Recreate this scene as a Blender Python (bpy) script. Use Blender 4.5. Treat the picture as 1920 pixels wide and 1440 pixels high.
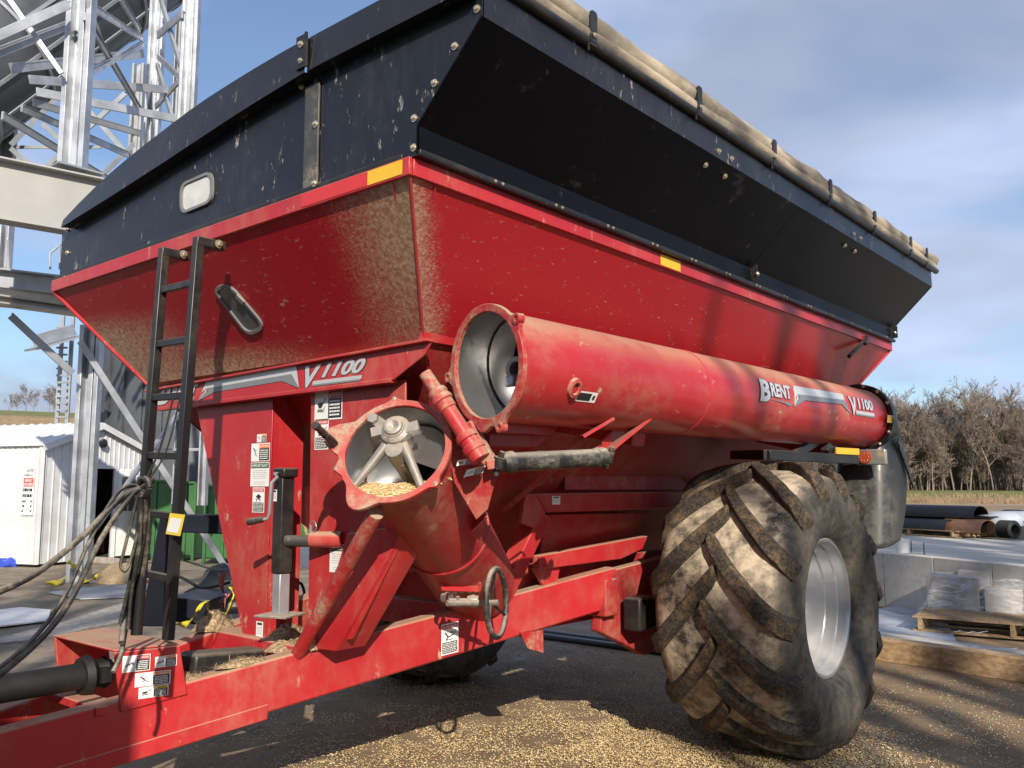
import bpy, bmesh, math, random
import numpy as np
from mathutils import Vector, Matrix, noise as mnoise
R = math.radians
random.seed(7); np.random.seed(7)
for o in list(bpy.data.objects): bpy.data.objects.remove(o)
scene = bpy.context.scene
COL = scene.collection

# ---------------------------------------------------------------- camera
CAM_H, YAW, PITCH, FPX = 1.72, R(40.2), R(6.7), 1660.0
cam_d = bpy.data.cameras.new('camera'); cam = bpy.data.objects.new('camera', cam_d); COL.objects.link(cam)
cam.location = (0, 0, CAM_H); cam.rotation_euler = (R(90) + PITCH, 0, YAW)
cam_d.sensor_width = 36.0; cam_d.lens = 36.0 * FPX / 1920.0
cam_d.clip_start = 0.05; cam_d.clip_end = 6000
scene.camera = cam

# ---------------------------------------------------------------- sky
SUN_AZ, SUN_EL = R(51.5), R(27.5)           # travel direction of the light: yaw from +Y towards -X
world = bpy.data.worlds.new('World'); scene.world = world; world.use_nodes = True
nt = world.node_tree; nt.nodes.clear()
def wn(t): return nt.nodes.new(t)
sky = wn('ShaderNodeTexSky'); sky.sky_type = 'NISHITA'; sky.sun_disc = False
sky.sun_elevation = SUN_EL; sky.sun_rotation = math.atan2(math.sin(SUN_AZ), -math.cos(SUN_AZ))
sky.air_density = 1.0; sky.dust_density = 0.6; sky.ozone_density = 4.0
tc = wn('ShaderNodeTexCoord'); sep = wn('ShaderNodeSeparateXYZ'); nt.links.new(tc.outputs['Generated'], sep.inputs[0])
zc = wn('ShaderNodeMath'); zc.operation = 'MAXIMUM'; nt.links.new(sep.outputs[2], zc.inputs[0]); zc.inputs[1].default_value = 0.0
za = wn('ShaderNodeMath'); za.operation = 'ADD'; nt.links.new(zc.outputs[0], za.inputs[0]); za.inputs[1].default_value = 0.16
du = wn('ShaderNodeMath'); du.operation = 'DIVIDE'; nt.links.new(sep.outputs[0], du.inputs[0]); nt.links.new(za.outputs[0], du.inputs[1])
dv = wn('ShaderNodeMath'); dv.operation = 'DIVIDE'; nt.links.new(sep.outputs[1], dv.inputs[0]); nt.links.new(za.outputs[0], dv.inputs[1])
cmb = wn('ShaderNodeCombineXYZ'); nt.links.new(du.outputs[0], cmb.inputs[0]); nt.links.new(dv.outputs[0], cmb.inputs[1]); cmb.inputs[2].default_value = 21.0
nz = wn('ShaderNodeTexNoise'); nz.inputs['Scale'].default_value = 0.85; nz.inputs['Detail'].default_value = 5; nz.inputs['Roughness'].default_value = 0.5; nz.inputs['Distortion'].default_value = 0.35
nt.links.new(cmb.outputs[0], nz.inputs['Vector'])
rp = wn('ShaderNodeValToRGB'); rp.color_ramp.elements[0].position = 0.40; rp.color_ramp.elements[1].position = 0.56
rp.color_ramp.elements[0].color = (0.12, 0.12, 0.12, 1); rp.color_ramp.elements[1].color = (0.92, 0.92, 0.92, 1)
nt.links.new(nz.outputs[0], rp.inputs[0])
nz2 = wn('ShaderNodeTexNoise'); nz2.inputs['Scale'].default_value = 0.9; nz2.inputs['Detail'].default_value = 4
nt.links.new(cmb.outputs[0], nz2.inputs['Vector'])
rc = wn('ShaderNodeValToRGB'); rc.color_ramp.elements[0].position = 0.4; rc.color_ramp.elements[1].position = 0.65
rc.color_ramp.elements[0].color = (0.42, 0.475, 0.62, 1); rc.color_ramp.elements[1].color = (0.60, 0.71, 0.98, 1)
nt.links.new(nz2.outputs[0], rc.inputs[0])
bg1 = wn('ShaderNodeBackground'); nt.links.new(sky.outputs[0], bg1.inputs[0]); bg1.inputs[1].default_value = 0.115
bg2 = wn('ShaderNodeBackground'); nt.links.new(rc.outputs[0], bg2.inputs[0]); bg2.inputs[1].default_value = 0.80
mx = wn('ShaderNodeMixShader'); nt.links.new(rp.outputs[0], mx.inputs[0]); nt.links.new(bg1.outputs[0], mx.inputs[1]); nt.links.new(bg2.outputs[0], mx.inputs[2])
wo = wn('ShaderNodeOutputWorld'); nt.links.new(mx.outputs[0], wo.inputs[0])

# ---------------------------------------------------------------- sun and exposure
sl = bpy.data.lights.new('sun', 'SUN'); sun = bpy.data.objects.new('sun', sl); COL.objects.link(sun)
sl.energy = 5.0; sl.angle = R(0.53); sl.color = (1.0, 0.90, 0.76)
sdir = Vector((-math.sin(SUN_AZ) * math.cos(SUN_EL), math.cos(SUN_AZ) * math.cos(SUN_EL), -math.sin(SUN_EL)))
sun.rotation_euler = sdir.to_track_quat('-Z', 'Y').to_euler(); sun.location = (20, -20, 20)
vs = scene.view_settings; vs.view_transform = 'Standard'; vs.look = 'None'; vs.gamma = 1.0; vs.use_curve_mapping = False
vs.exposure = 0.40

# ---------------------------------------------------------------- places measured through the camera
_f = Vector((-math.sin(YAW) * math.cos(PITCH), math.cos(YAW) * math.cos(PITCH), math.sin(PITCH)))
_r = Vector((math.cos(YAW), math.sin(YAW), 0)); _u = _r.cross(_f); _c = Vector((0, 0, CAM_H))
def ray(x, y): return _f + _r * ((x - 960) / FPX) - _u * ((y - 720) / FPX)
def PX(x, y, X): d = ray(x, y); return _c + d * ((X - _c.x) / d.x)
def PY(x, y, Y): d = ray(x, y); return _c + d * ((Y - _c.y) / d.y)
def PZ(x, y, Z=0.0): d = ray(x, y); return _c + d * ((Z - _c.z) / d.z)
def PD(x, y, t): return _c + ray(x, y) * t
def PN(x, y, p0, n): d = ray(x, y); n = Vector(n); return _c + d * ((Vector(p0) - _c).dot(n) / d.dot(n))
V = Vector
def zat(x, y, base):                                   # height over base at which the line of sight passes
    d = ray(x, y); b = V(base); h = V((_f.x, _f.y, 0)).normalized()
    return CAM_H + d.z * (b.dot(h) / d.dot(h))

# ---------------------------------------------------------------- mesh builder
class MB:
    def __init__(s): s.v = []; s.f = []; s.m = []
    def add(s, vs, fs, m=0):
        k = len(s.v); s.v += [tuple(p) for p in vs]; s.f += [tuple(i + k for i in q) for q in fs]; s.m += [m] * len(fs); return s
    def prism(s, pts, ext, m=0):
        pts = [V(p) for p in pts]; ext = V(ext); n = len(pts)
        nn = V((0, 0, 0))
        for i in range(n): nn += pts[i].cross(pts[(i + 1) % n])
        if nn.dot(ext) > 0: pts = pts[::-1]
        vs = pts + [p + ext for p in pts]
        fs = [tuple(range(n)), tuple(range(2 * n - 1, n - 1, -1))] + [((i + 1) % n, i, n + i, n + (i + 1) % n) for i in range(n)]
        return s.add(vs, fs, m)
    def box(s, c, sz, M=None, m=0):
        c = V(c); h = V(sz) / 2; M = M or Matrix.Identity(3)
        vs = [c + M @ V((x * h.x, y * h.y, z * h.z)) for x in (-1, 1) for y in (-1, 1) for z in (-1, 1)]
        return s.add(vs, [(0, 1, 3, 2), (4, 6, 7, 5), (0, 4, 5, 1), (2, 3, 7, 6), (0, 2, 6, 4), (1, 5, 7, 3)], m)
    def bar(s, p, q, w, h, up=(0, 0, 1), m=0):
        p = V(p); q = V(q); d = (q - p); L = d.length; d.normalize(); up = V(up)
        if abs(d.dot(up.normalized())) > .98: up = V((0, 1, 0))
        sd = d.cross(up).normalized(); u2 = sd.cross(d)
        M = Matrix((sd, d, u2)).transposed()
        return s.box((p + q) / 2, (w, L, h), M, m)
    def tube(s, path, r, n=10, m=0, cap=True, flat=1.0):
        path = [V(p) for p in path]; k = len(path); rs = r if isinstance(r, (list, tuple)) else [r] * k
        vs = []; ref = None
        for i, p in enumerate(path):
            d = (path[min(i + 1, k - 1)] - path[max(i - 1, 0)])
            if d.length < 1e-9: d = V((0, 0, 1))
            d.normalize()
            if ref is None:
                ref = d.orthogonal().normalized()
            ref = (ref - d * ref.dot(d)).normalized(); b = d.cross(ref)
            for j in range(n):
                a = 2 * math.pi * j / n
                vs.append(p + (ref * math.cos(a) + b * math.sin(a) * flat) * rs[i])
        fs = [(i * n + j, i * n + (j + 1) % n, (i + 1) * n + (j + 1) % n, (i + 1) * n + j) for i in range(k - 1) for j in range(n)]
        if cap: fs += [tuple(range(n - 1, -1, -1)), tuple((k - 1) * n + j for j in range(n))]
        return s.add(vs, fs, m)
    def lathe(s, prof, o, ax, n=32, m=0, closed=False, e1=None):
        o = V(o); ax = V(ax).normalized(); e1 = V(e1).normalized() if e1 is not None else ax.orthogonal().normalized()
        e2 = ax.cross(e1); k = len(prof); vs = []
        for a_, r_ in prof:
            for j in range(n):
                t = 2 * math.pi * j / n
                vs.append(o + ax * a_ + (e1 * math.cos(t) + e2 * math.sin(t)) * r_)
        fs = []
        for i in range(k if closed else k - 1):
            i2 = (i + 1) % k
            for j in range(n):
                fs.append((i * n + j, i * n + (j + 1) % n, i2 * n + (j + 1) % n, i2 * n + j))
        return s.add(vs, fs, m)
    def cyl(s, p, q, r, n=14, m=0, r2=None):
        return s.tube([p, q], [r, r if r2 is None else r2], n, m)
    def mesh(s, name, mats, smooth=40):
        me = bpy.data.meshes.new(name); me.from_pydata(s.v, [], s.f)
        mats = mats if isinstance(mats, (list, tuple)) else [mats]
        for a in mats: me.materials.append(a)
        if len(mats) > 1: me.polygons.foreach_set('material_index', s.m)
        me.validate(clean_customdata=False); me.update()
        if smooth:
            me.polygons.foreach_set('use_smooth', [True] * len(me.polygons)); me.set_sharp_from_angle(angle=R(smooth))
        return me
    def build(s, name, mats, parent=None, smooth=40, bevel=0.0, seg=2):
        return link(name, s.mesh(name, mats, smooth), parent, bevel, seg)
def fixn(ob):
    bm = bmesh.new(); bm.from_mesh(ob.data); bmesh.ops.recalc_face_normals(bm, faces=bm.faces); bm.to_mesh(ob.data); bm.free(); return ob
def root_of(o):
    return o
def link(name, me, parent=None, bevel=0.0, seg=2, loc=None):
    o = bpy.data.objects.new(name, me); COL.objects.link(o)
    if parent is not None:
        o.parent = parent
        o.location = V(loc) if loc is not None else -abs_loc(parent)
    elif loc is not None: o.location = loc
    if bevel:
        b = o.modifiers.new('bevel', 'BEVEL'); b.width = bevel; b.segments = seg; b.limit_method = 'ANGLE'; b.angle_limit = R(35)
    return o
def abs_loc(o):
    p = V(o.location)
    while o.parent is not None: o = o.parent; p = p + V(o.location)
    return p
def empty(name, loc, parent=None):
    o = bpy.data.objects.new(name, None); COL.objects.link(o); o.empty_display_size = .2
    if parent is not None: o.parent = parent; o.location = V(loc) - abs_loc(parent)
    else: o.location = loc
    return o
def tag(o, label=None, cat=None, group=None, kind=None):
    if label: o['label'] = label
    if cat: o['category'] = cat
    if group: o['group'] = group
    if kind: o['kind'] = kind
    return o
def thing(name, loc, label, cat, group=None): return tag(empty(name, loc), label, cat, group)
def copy_tree(o, parent=None):
    c = o.copy(); COL.objects.link(c)
    if parent is not None: c.parent = parent
    for ch in list(o.children): copy_tree(ch, c)
    return c

# ---------------------------------------------------------------- materials
class NT:
    def __init__(s, name):
        s.m = bpy.data.materials.new(name); s.m.use_nodes = True; s.t = s.m.node_tree
        s.b = s.t.nodes['Principled BSDF']; s._oc = None
    def n(s, t, **kw):
        x = s.t.nodes.new(t)
        for k, v in kw.items(): setattr(x, k, v)
        return x
    def l(s, a, b): s.t.links.new(a, b)
    def co(s, scale=(1, 1, 1), rot=(0, 0, 0), src='Object'):
        if s._oc is None: s._oc = s.n('ShaderNodeTexCoord')
        mp = s.n('ShaderNodeMapping'); s.l(s._oc.outputs[src], mp.inputs[0]); mp.inputs['Scale'].default_value = scale; mp.inputs['Rotation'].default_value = rot
        return mp.outputs[0]
    def noise(s, scale, detail=6, rough=.6, vec=None, dist=0):
        x = s.n('ShaderNodeTexNoise'); x.inputs['Scale'].default_value = scale; x.inputs['Detail'].default_value = detail; x.inputs['Roughness'].default_value = rough; x.inputs['Distortion'].default_value = dist
        s.l(vec if vec is not None else s.co(), x.inputs['Vector']); return x.outputs[0]
    def ramp(s, src, a, b, va=0.0, vb=1.0):
        x = s.n('ShaderNodeMapRange'); x.interpolation_type = 'SMOOTHSTEP'; s.l(src, x.inputs[0])
        for i, v in zip((1, 2, 3, 4), (a, b, va, vb)): x.inputs[i].default_value = v
        return x.outputs[0]
    def math(s, op, a, b=None, clamp=False):
        x = s.n('ShaderNodeMath'); x.operation = op; x.use_clamp = clamp
        for i, v in enumerate((a, b)):
            if v is None: continue
            if isinstance(v, (int, float)): x.inputs[i].default_value = v
            else: s.l(v, x.inputs[i])
        return x.outputs[0]
    def mix(s, fac, a, b):
        x = s.n('ShaderNodeMix'); x.data_type = 'RGBA'
        for i, v in ((0, fac), (6, a), (7, b)):
            if isinstance(v, (int, float)): x.inputs[i].default_value = v
            elif isinstance(v, tuple): x.inputs[i].default_value = (*v[:3], 1)
            else: s.l(v, x.inputs[i])
        return x.outputs[2]
    def set(s, key, v):
        i = s.b.inputs[key]
        if isinstance(v, (int, float)): i.default_value = v
        elif isinstance(v, tuple): i.default_value = (*v[:3], 1)
        else: s.l(v, i)
        return s
    def bump(s, h, strength=.3, dist=.01):
        x = s.n('ShaderNodeBump'); x.inputs['Strength'].default_value = strength; x.inputs['Distance'].default_value = dist
        s.l(h, x.inputs['Height']); s.l(x.outputs[0], s.b.inputs['Normal']); return s
    def up(s, a=.3, b=.9):
        g = s.n('ShaderNodeNewGeometry'); x = s.n('ShaderNodeSeparateXYZ'); s.l(g.outputs['Normal'], x.inputs[0]); return s.ramp(x.outputs[2], a, b)
    def xyz(s):
        x = s.n('ShaderNodeSeparateXYZ'); s.l(s.co(), x.inputs[0]); return x.outputs

def plain(name, col, rough=.6, metal=0.0, var=.12, scale=4, bump=0.0, bscale=40):
    k = NT(name); a = tuple(c * (1 - var) for c in col); b = tuple(min(1, c * (1 + var)) for c in col)
    k.set('Base Color', k.mix(k.ramp(k.noise(scale), .3, .7), a, b)); k.set('Roughness', rough); k.set('Metallic', metal)
    if bump: k.bump(k.noise(bscale), bump, .01)
    return k.m
def flatc(name, col, rough=.5, metal=0.0):
    k = NT(name); k.set('Base Color', k.mix(k.ramp(k.noise(9), .3, .7), tuple(c * .94 for c in col), col)); k.set('Roughness', rough); k.set('Metallic', metal); return k.m

DUST = (0.40, 0.30, 0.20)
def dusty(name, base, rough=.35, metal=0.0, film=.25, spots=.5, settle=.8, streak=(1, 1, 1), dust=DUST, coat=.08, sc=1.0, spec=.32):
    k = NT(name)
    film_m = k.math('MULTIPLY', k.math('MULTIPLY', k.ramp(k.noise(1.3 * sc, 7, .65), .40, .70), k.ramp(k.noise(11 * sc, 8, .75, k.co(streak)), .36, .64, .15, 1.5)), film)
    v = k.co(streak)
    spot_m = k.math('MULTIPLY', k.ramp(k.noise(16 * sc, 5, .62, v), .63, .71), k.ramp(k.noise(2.2 * sc, 3), .42, .6))
    blot = k.math('MULTIPLY', k.math('MULTIPLY', k.ramp(k.noise(6.5 * sc, 7, .72, v), .60, .67), k.ramp(k.noise(1.1 * sc, 3), .42, .58)), k.ramp(k.noise(40 * sc, 3), .35, .6, .35, 1))
    spot_m = k.math('MULTIPLY', k.math('MAXIMUM', spot_m, blot), spots)
    up_m = k.math('MULTIPLY', k.up(.25, .85), k.ramp(k.noise(5 * sc, 6), .25, .55, settle * .55, settle))
    f = k.math('ADD', k.math('ADD', film_m, spot_m), up_m, clamp=True)
    var = k.mix(k.ramp(k.noise(.9 * sc, 4), .3, .7), tuple(c * .88 for c in base), tuple(min(1, c * 1.08) for c in base))
    k.set('Base Color', k.mix(f, var, dust)); k.set('Metallic', k.math('MULTIPLY', k.math('SUBTRACT', 1.0, f), metal) if metal else 0.0)
    k.set('Roughness', k.ramp(f, 0, .6, rough, .85)); k.set('Coat Weight', k.ramp(f, 0, .5, coat, 0)); k.b.inputs['Coat Roughness'].default_value = .2; k.b.inputs['Specular IOR Level'].default_value = spec
    k.bump(k.math('ADD', k.noise(22 * sc, 3), k.math('MULTIPLY', spot_m, .5)), .10, .004)
    return k.m

M = {}
RED = (0.40, 0.019, 0.025)
M['red'] = dusty('red_paint', RED, .34, film=.20, spots=.95, settle=.75, streak=(1, 1, .45))
M['red_tube'] = dusty('red_tube_paint', RED, .30, film=.24, spots=.95, settle=.55, streak=(1, .55, 1))
M['red_worn'] = dusty('red_worn_paint', (.40, .022, .026), .45, film=.95, spots=1.0, settle=.8, coat=.05, sc=3.2, dust=(.36, .27, .19))
M['red_low'] = dusty('red_dusty_paint', (.33, .014, .02), .42, film=.30, spots=.5, settle=.8)
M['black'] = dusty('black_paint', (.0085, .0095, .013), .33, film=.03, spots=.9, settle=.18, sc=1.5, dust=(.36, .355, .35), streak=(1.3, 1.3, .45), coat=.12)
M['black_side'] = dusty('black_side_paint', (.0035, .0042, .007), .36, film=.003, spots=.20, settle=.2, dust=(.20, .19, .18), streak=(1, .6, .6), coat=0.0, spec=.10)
M['black_metal'] = dusty('black_metal', (.012, .012, .013), .38, film=.10, spots=.25, settle=.45, dust=(.24, .2, .16))
def mud_panel(side=False):
    k = NT('red_paint_with_dried_mud'); o = k.xyz()
    dz = k.math('SUBTRACT', 3.004, o[2])
    dr = k.math('SUBTRACT', k.math('SUBTRACT', -2.609, k.math('MULTIPLY', dz, .62)), o[0])
    dl = k.math('ADD', o[0], k.math('SUBTRACT', 6.009, k.math('MULTIPLY', dz, .62)))
    fine = k.noise(1.0, 8, .78, k.co((45, 60, 130), (0, R(-48), 0)))
    fine2 = k.noise(1.0, 8, .78, k.co((150, 60, 48), (0, R(-38), 0)))
    def cover(n_, amt): return k.ramp(k.math('ADD', n_, k.math('MULTIPLY', amt, .36)), .60, .88)
    ra = k.math('MULTIPLY', k.ramp(k.math('ADD', dr, k.math('MULTIPLY', k.noise(2.5, 4), .3)), 1.05, .12), k.ramp(dz, .70, .05, .55, 1))
    la = k.math('MULTIPLY', k.ramp(k.math('ADD', dl, k.math('MULTIPLY', k.noise(2.0, 4), .5)), 1.9, .15), k.ramp(dz, .05, .35))
    lo = k.math('MULTIPLY', k.math('MULTIPLY', k.ramp(dz, .36, .60), k.ramp(dl, 2.6, .8)), .9)
    am = k.math('MAXIMUM', k.math('MAXIMUM', ra, la), lo)
    if side:
        dy = k.math('SUBTRACT', o[1], k.math('ADD', 2.433, k.math('MULTIPLY', dz, .77))); am = k.math('MULTIPLY', k.ramp(k.math('ADD', dy, k.math('MULTIPLY', k.noise(3.0, 5), .35)), .50, .08), .8)
    f = k.math('MULTIPLY', k.math('MAXIMUM', cover(fine, am), cover(fine2, am)), k.ramp(am, .02, .5))
    flecks = k.math('MULTIPLY', k.ramp(k.noise(1.0, 6, .7, k.co((14, 14, 40), (0, R(-45), 0))), .60, .68), k.ramp(k.noise(1.6, 3), .30, .5))
    f2 = k.math('MAXIMUM', k.math('MULTIPLY', f, .88), k.math('MULTIPLY', flecks, .6))
    k.set('Base Color', k.mix(f2, (.36, .015, .022) if side else (.33, .010, .018), k.mix(k.ramp(k.noise(45, 4), .35, .65), (.27, .18, .115), (.50, .38, .26)))); k.set('Roughness', k.ramp(f2, 0, .6, .30, .9)); k.set('Coat Weight', .04); k.b.inputs['Specular IOR Level'].default_value = .3
    k.bump(k.math('ADD', k.math('MULTIPLY', k.noise(8, 3), .05), f2), .4, .006)
    return k.m
M['mud'] = mud_panel(); M['mud_side'] = mud_panel(True)
M['galv'] = plain('galvanised_steel', (.40, .42, .455), .42, .6, .25, 2.2)
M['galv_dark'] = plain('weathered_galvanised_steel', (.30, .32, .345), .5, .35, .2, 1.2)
M['bin_steel'] = plain('shade_darkened_steel', (.085, .092, .105), .5, .4, .25, .8)  # kept near black: the shade over the bins is in this colour
M['steel'] = plain('polished_auger_steel', (.52, .52, .52), .30, .9, .12, 5)
M['pto'] = plain('greasy_black_shield', (.010, .010, .010), .6, 0, .4, 9)
M['steel_cast'] = dusty('cast_steel', (.30, .285, .265), .45, metal=.6, film=.45, spots=.6, settle=.55, coat=0, dust=(.44, .36, .27), sc=5)
M['rim'] = dusty('silver_rim_paint', (.54, .55, .57), .30, metal=.85, film=.12, spots=.2, settle=.3, coat=.2, dust=(.42, .36, .3))
M['bare'] = dusty('bare_worn_steel', (.085, .082, .078), .42, metal=.5, film=.5, spots=.5, settle=.3, coat=0, dust=(.30, .26, .21), sc=2.5)
M['grey_frame'] = plain('grey_rubber_gasket', (.17, .17, .17), .6)
M['bolt'] = plain('zinc_bolt', (.62, .55, .42), .35, .8, .2, 30)
def glass_old(name, col, rough):
    k = NT(name); f = k.ramp(k.noise(5, 5), .35, .7); k.set('Base Color', k.mix(f, col, tuple(min(1, c * 1.3) for c in col))); k.set('Roughness', rough); k.set('Coat Weight', .6); return k.m
M['pane_light'] = glass_old('cloudy_window_pane', (.50, .49, .45), .25)
M['pane_dark'] = glass_old('grey_window_pane', (.085, .09, .09), .18)
M['yellow'] = flatc('yellow_reflective_tape', (.72, .42, .02), .4)
M['white'] = flatc('white_decal_vinyl', (.74, .74, .72), .4)
M['ink'] = flatc('black_decal_ink', (.018, .018, .02), .4)
M['silver'] = flatc('silver_decal_vinyl', (.55, .56, .57), .35, .3)
M['silver_dark'] = flatc('grey_decal_vinyl', (.20, .215, .225), .4, .2)
M['d_red'] = flatc('decal_red', (.55, .03, .03), .4)
M['d_orange'] = flatc('decal_orange', (.75, .18, .02), .4)
M['d_green'] = flatc('decal_green', (.02, .10, .05), .4)
M['d_yellow'] = flatc('decal_yellow', (.75, .55, .05), .4)
M['d_grey'] = flatc('decal_grey_text', (.40, .40, .40), .5)
def rubber():
    k = NT('dusty_tyre_rubber')
    o = k.xyz()
    big = k.ramp(k.noise(2.6, 7, .65), .36, .66); fine = k.ramp(k.noise(14, 6, .65), .40, .62)
    straw = k.ramp(k.noise(1, 5, .7, k.co((16, 60, 60), (R(30), R(20), 0))), .56, .66)
    rr = k.math('SQRT', k.math('ADD', k.math('MULTIPLY', o[1], o[1]), k.math('MULTIPLY', o[2], o[2])))
    tread = k.ramp(rr, .78, .90)
    side = k.math('ABSOLUTE', o[0]); side = k.ramp(side, .36, .44, 1, .0)
    d = k.math('MULTIPLY', k.math('ADD', k.math('MULTIPLY', big, .65), k.math('MULTIPLY', fine, .40), clamp=True), k.math('ADD', k.math('MULTIPLY', k.math('MULTIPLY', tread, side), 1.0), .18))
    d = k.math('ADD', d, k.math('MULTIPLY', k.math('MULTIPLY', straw, tread), .30), clamp=True)
    k.set('Base Color', k.mix(d, (.020, .019, .018), (.50, .41, .295))); k.set('Roughness', .82)
    k.bump(k.math('ADD', k.noise(30, 5), k.math('MULTIPLY', straw, .6)), .45, .008); return k.m
M['rubber'] = rubber()
def lugm():
    k = NT('muddy_tread_rubber'); v = k.co(); f = k.ramp(k.noise(18, 6, .7), .44, .62); b = k.ramp(k.noise(3.5, 5), .40, .62)
    k.set('Base Color', k.mix(k.math('MULTIPLY', k.math('MULTIPLY', f, b), .42), k.mix(k.ramp(k.noise(60, 3), .4, .6), (.013, .012, .011), (.055, .041, .028)), (.30, .19, .085))); k.set('Roughness', .9); k.bump(k.noise(70, 4), .7, .008); return k.m
M['lug'] = lugm()
M['hose'] = dusty('rubber_hose', (.014, .014, .014), .55, film=.6, spots=.3, settle=.45, coat=0, dust=(.30, .26, .21), sc=3)
M['hydraulic'] = dusty('worn_black_cylinder_paint', (.018, .018, .018), .5, film=.45, spots=.9, settle=.6, coat=0, dust=(.42, .38, .31), sc=3.5, streak=(1, .3, 1))
M['poly'] = dusty('black_poly_hood', (.030, .032, .033), .42, film=.35, spots=.25, settle=.5, coat=.15, dust=(.24, .22, .18))
def canvas():
    k = NT('weathered_tarp_canvas'); f = k.ramp(k.noise(3.2, 7, .65, k.co((1, .45, 1))), .35, .68)
    k.set('Base Color', k.mix(f, (.13, .115, .09), (.42, .35, .26))); k.set('Roughness', .9); k.bump(k.noise(25, 5), .5, .012); return k.m
M['canvas'] = canvas()
def cornm():
    k = NT('yellow_corn'); oi = k.n('ShaderNodeObjectInfo'); g = k.n('ShaderNodeNewGeometry')
    f = k.ramp(g.outputs['Random Per Island'], 0, 1); k.set('Base Color', k.mix(f, (.55, .38, .15), (.78, .64, .40))); k.set('Roughness', .45); return k.m
M['corn'] = cornm()
def chaffm():
    k = NT('dry_chaff'); k.set('Base Color', k.mix(k.ramp(k.noise(60, 5), .35, .65), (.22, .15, .08), (.50, .38, .23))); k.set('Roughness', .95); k.bump(k.noise(120, 4), .9, .01); return k.m
M['chaff'] = chaffm()
M['amber'] = flatc('amber_lamp_lens', (.62, .10, .02), .2)
M['amber_red'] = flatc('red_lamp_lens', (.30, .05, .02), .25)
M['clear'] = flatc('clear_lamp_lens', (.34, .33, .31), .12, .5)
# ---------------------------------------------------------------- lettering and decals
_tx = {}
def text2d(s, bold=.0, shear=0.0):
    key = (s, bold, shear)
    if key in _tx: return _tx[key]
    cu = bpy.data.curves.new('t', 'FONT'); cu.body = s; cu.size = 1.0; cu.shear = shear; cu.offset = bold; cu.resolution_u = 3; cu.fill_mode = 'FRONT'
    ob = bpy.data.objects.new('t', cu); COL.objects.link(ob)
    dg = bpy.context.evaluated_depsgraph_get(); dg.update(); ev = ob.evaluated_get(dg); me = ev.to_mesh()
    vs = [(v.co.x, v.co.y) for v in me.vertices]; fs = [tuple(p.vertices) for p in me.polygons]
    ev.to_mesh_clear(); bpy.data.objects.remove(ob); bpy.data.curves.remove(cu)
    if vs:
        bm = bmesh.new(); bv = [bm.verts.new((x, y, 0)) for x, y in vs]
        for f_ in fs:
            try: bm.faces.new([bv[i] for i in f_])
            except ValueError: pass
        ys = [v[1] for v in vs]
        for c_ in range(1, 7): bmesh.ops.bisect_plane(bm, geom=bm.verts[:] + bm.edges[:] + bm.faces[:], plane_co=(0, min(ys) + (max(ys) - min(ys)) * c_ / 7, 0), plane_no=(0, 1, 0))
        bm.verts.index_update(); vs = [(v.co.x, v.co.y) for v in bm.verts]; fs = [tuple(v.index for v in f_.verts) for f_ in bm.faces]; bm.free()
        x0 = min(v[0] for v in vs); x1 = max(v[0] for v in vs); y0 = min(v[1] for v in vs); y1 = max(v[1] for v in vs)
        vs = [((x - x0) / (x1 - x0), (y - y0) / (y1 - y0)) for x, y in vs]
    _tx[key] = (vs, fs); return vs, fs
class Deco:
    """flat print laid on a surface: mapping (u, v, lift) -> point"""
    def __init__(s, fmap): s.f = fmap; s.mb = MB(); s.mats = []
    def mi(s, key):
        if key not in s.mats: s.mats.append(key)
        return s.mats.index(key)
    def poly(s, pts, key, lift):
        s.mb.add([s.f(u, v, lift) for u, v in pts], [tuple(range(len(pts)))], s.mi(key)); return s
    def rect(s, u0, v0, u1, v1, key, lift, nu=1):
        for i in range(nu):
            a = u0 + (u1 - u0) * i / nu; b = u0 + (u1 - u0) * (i + 1) / nu
            s.poly([(a, v0), (b, v0), (b, v1), (a, v1)], key, lift)
        return s
    def text(s, t, u0, v0, u1, v1, key, lift, bold=.02, shear=0.0, slope=0.0):
        vs, fs = text2d(t, bold, shear)
        s.mb.add([s.f(u0 + x * (u1 - u0), v0 + y * (v1 - v0) + slope * x, lift) for x, y in vs], fs, s.mi(key)); return s
    def build(s, name, parent): return s.mb.build(name, [M[k] for k in s.mats], parent, smooth=0)
def planar(bl, br, tl, flip=False):
    bl = V(bl); U = V(br) - bl; W = V(tl) - bl; n = U.cross(W).normalized()
    if n.dot(_c - bl) < 0: n = -n
    return lambda u, v, l: bl + U * u + W * v + n * (.0015 + l * .0008)
def lines(d, u0, v0, u1, v1, n, key, lift, seed=0, fill=.6):
    rr = random.Random(seed); h = (v1 - v0) / n
    for i in range(n):
        y = v1 - h * (i + 1) + h * (1 - fill) / 2; u = u0
        while u < u1 - .02 * (u1 - u0):
            w = rr.uniform(.08, .24) * (u1 - u0); e = min(u + w, u1)
            d.rect(u, y, e, y + h * fill, key, lift); u = e + .035 * (u1 - u0)
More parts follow.
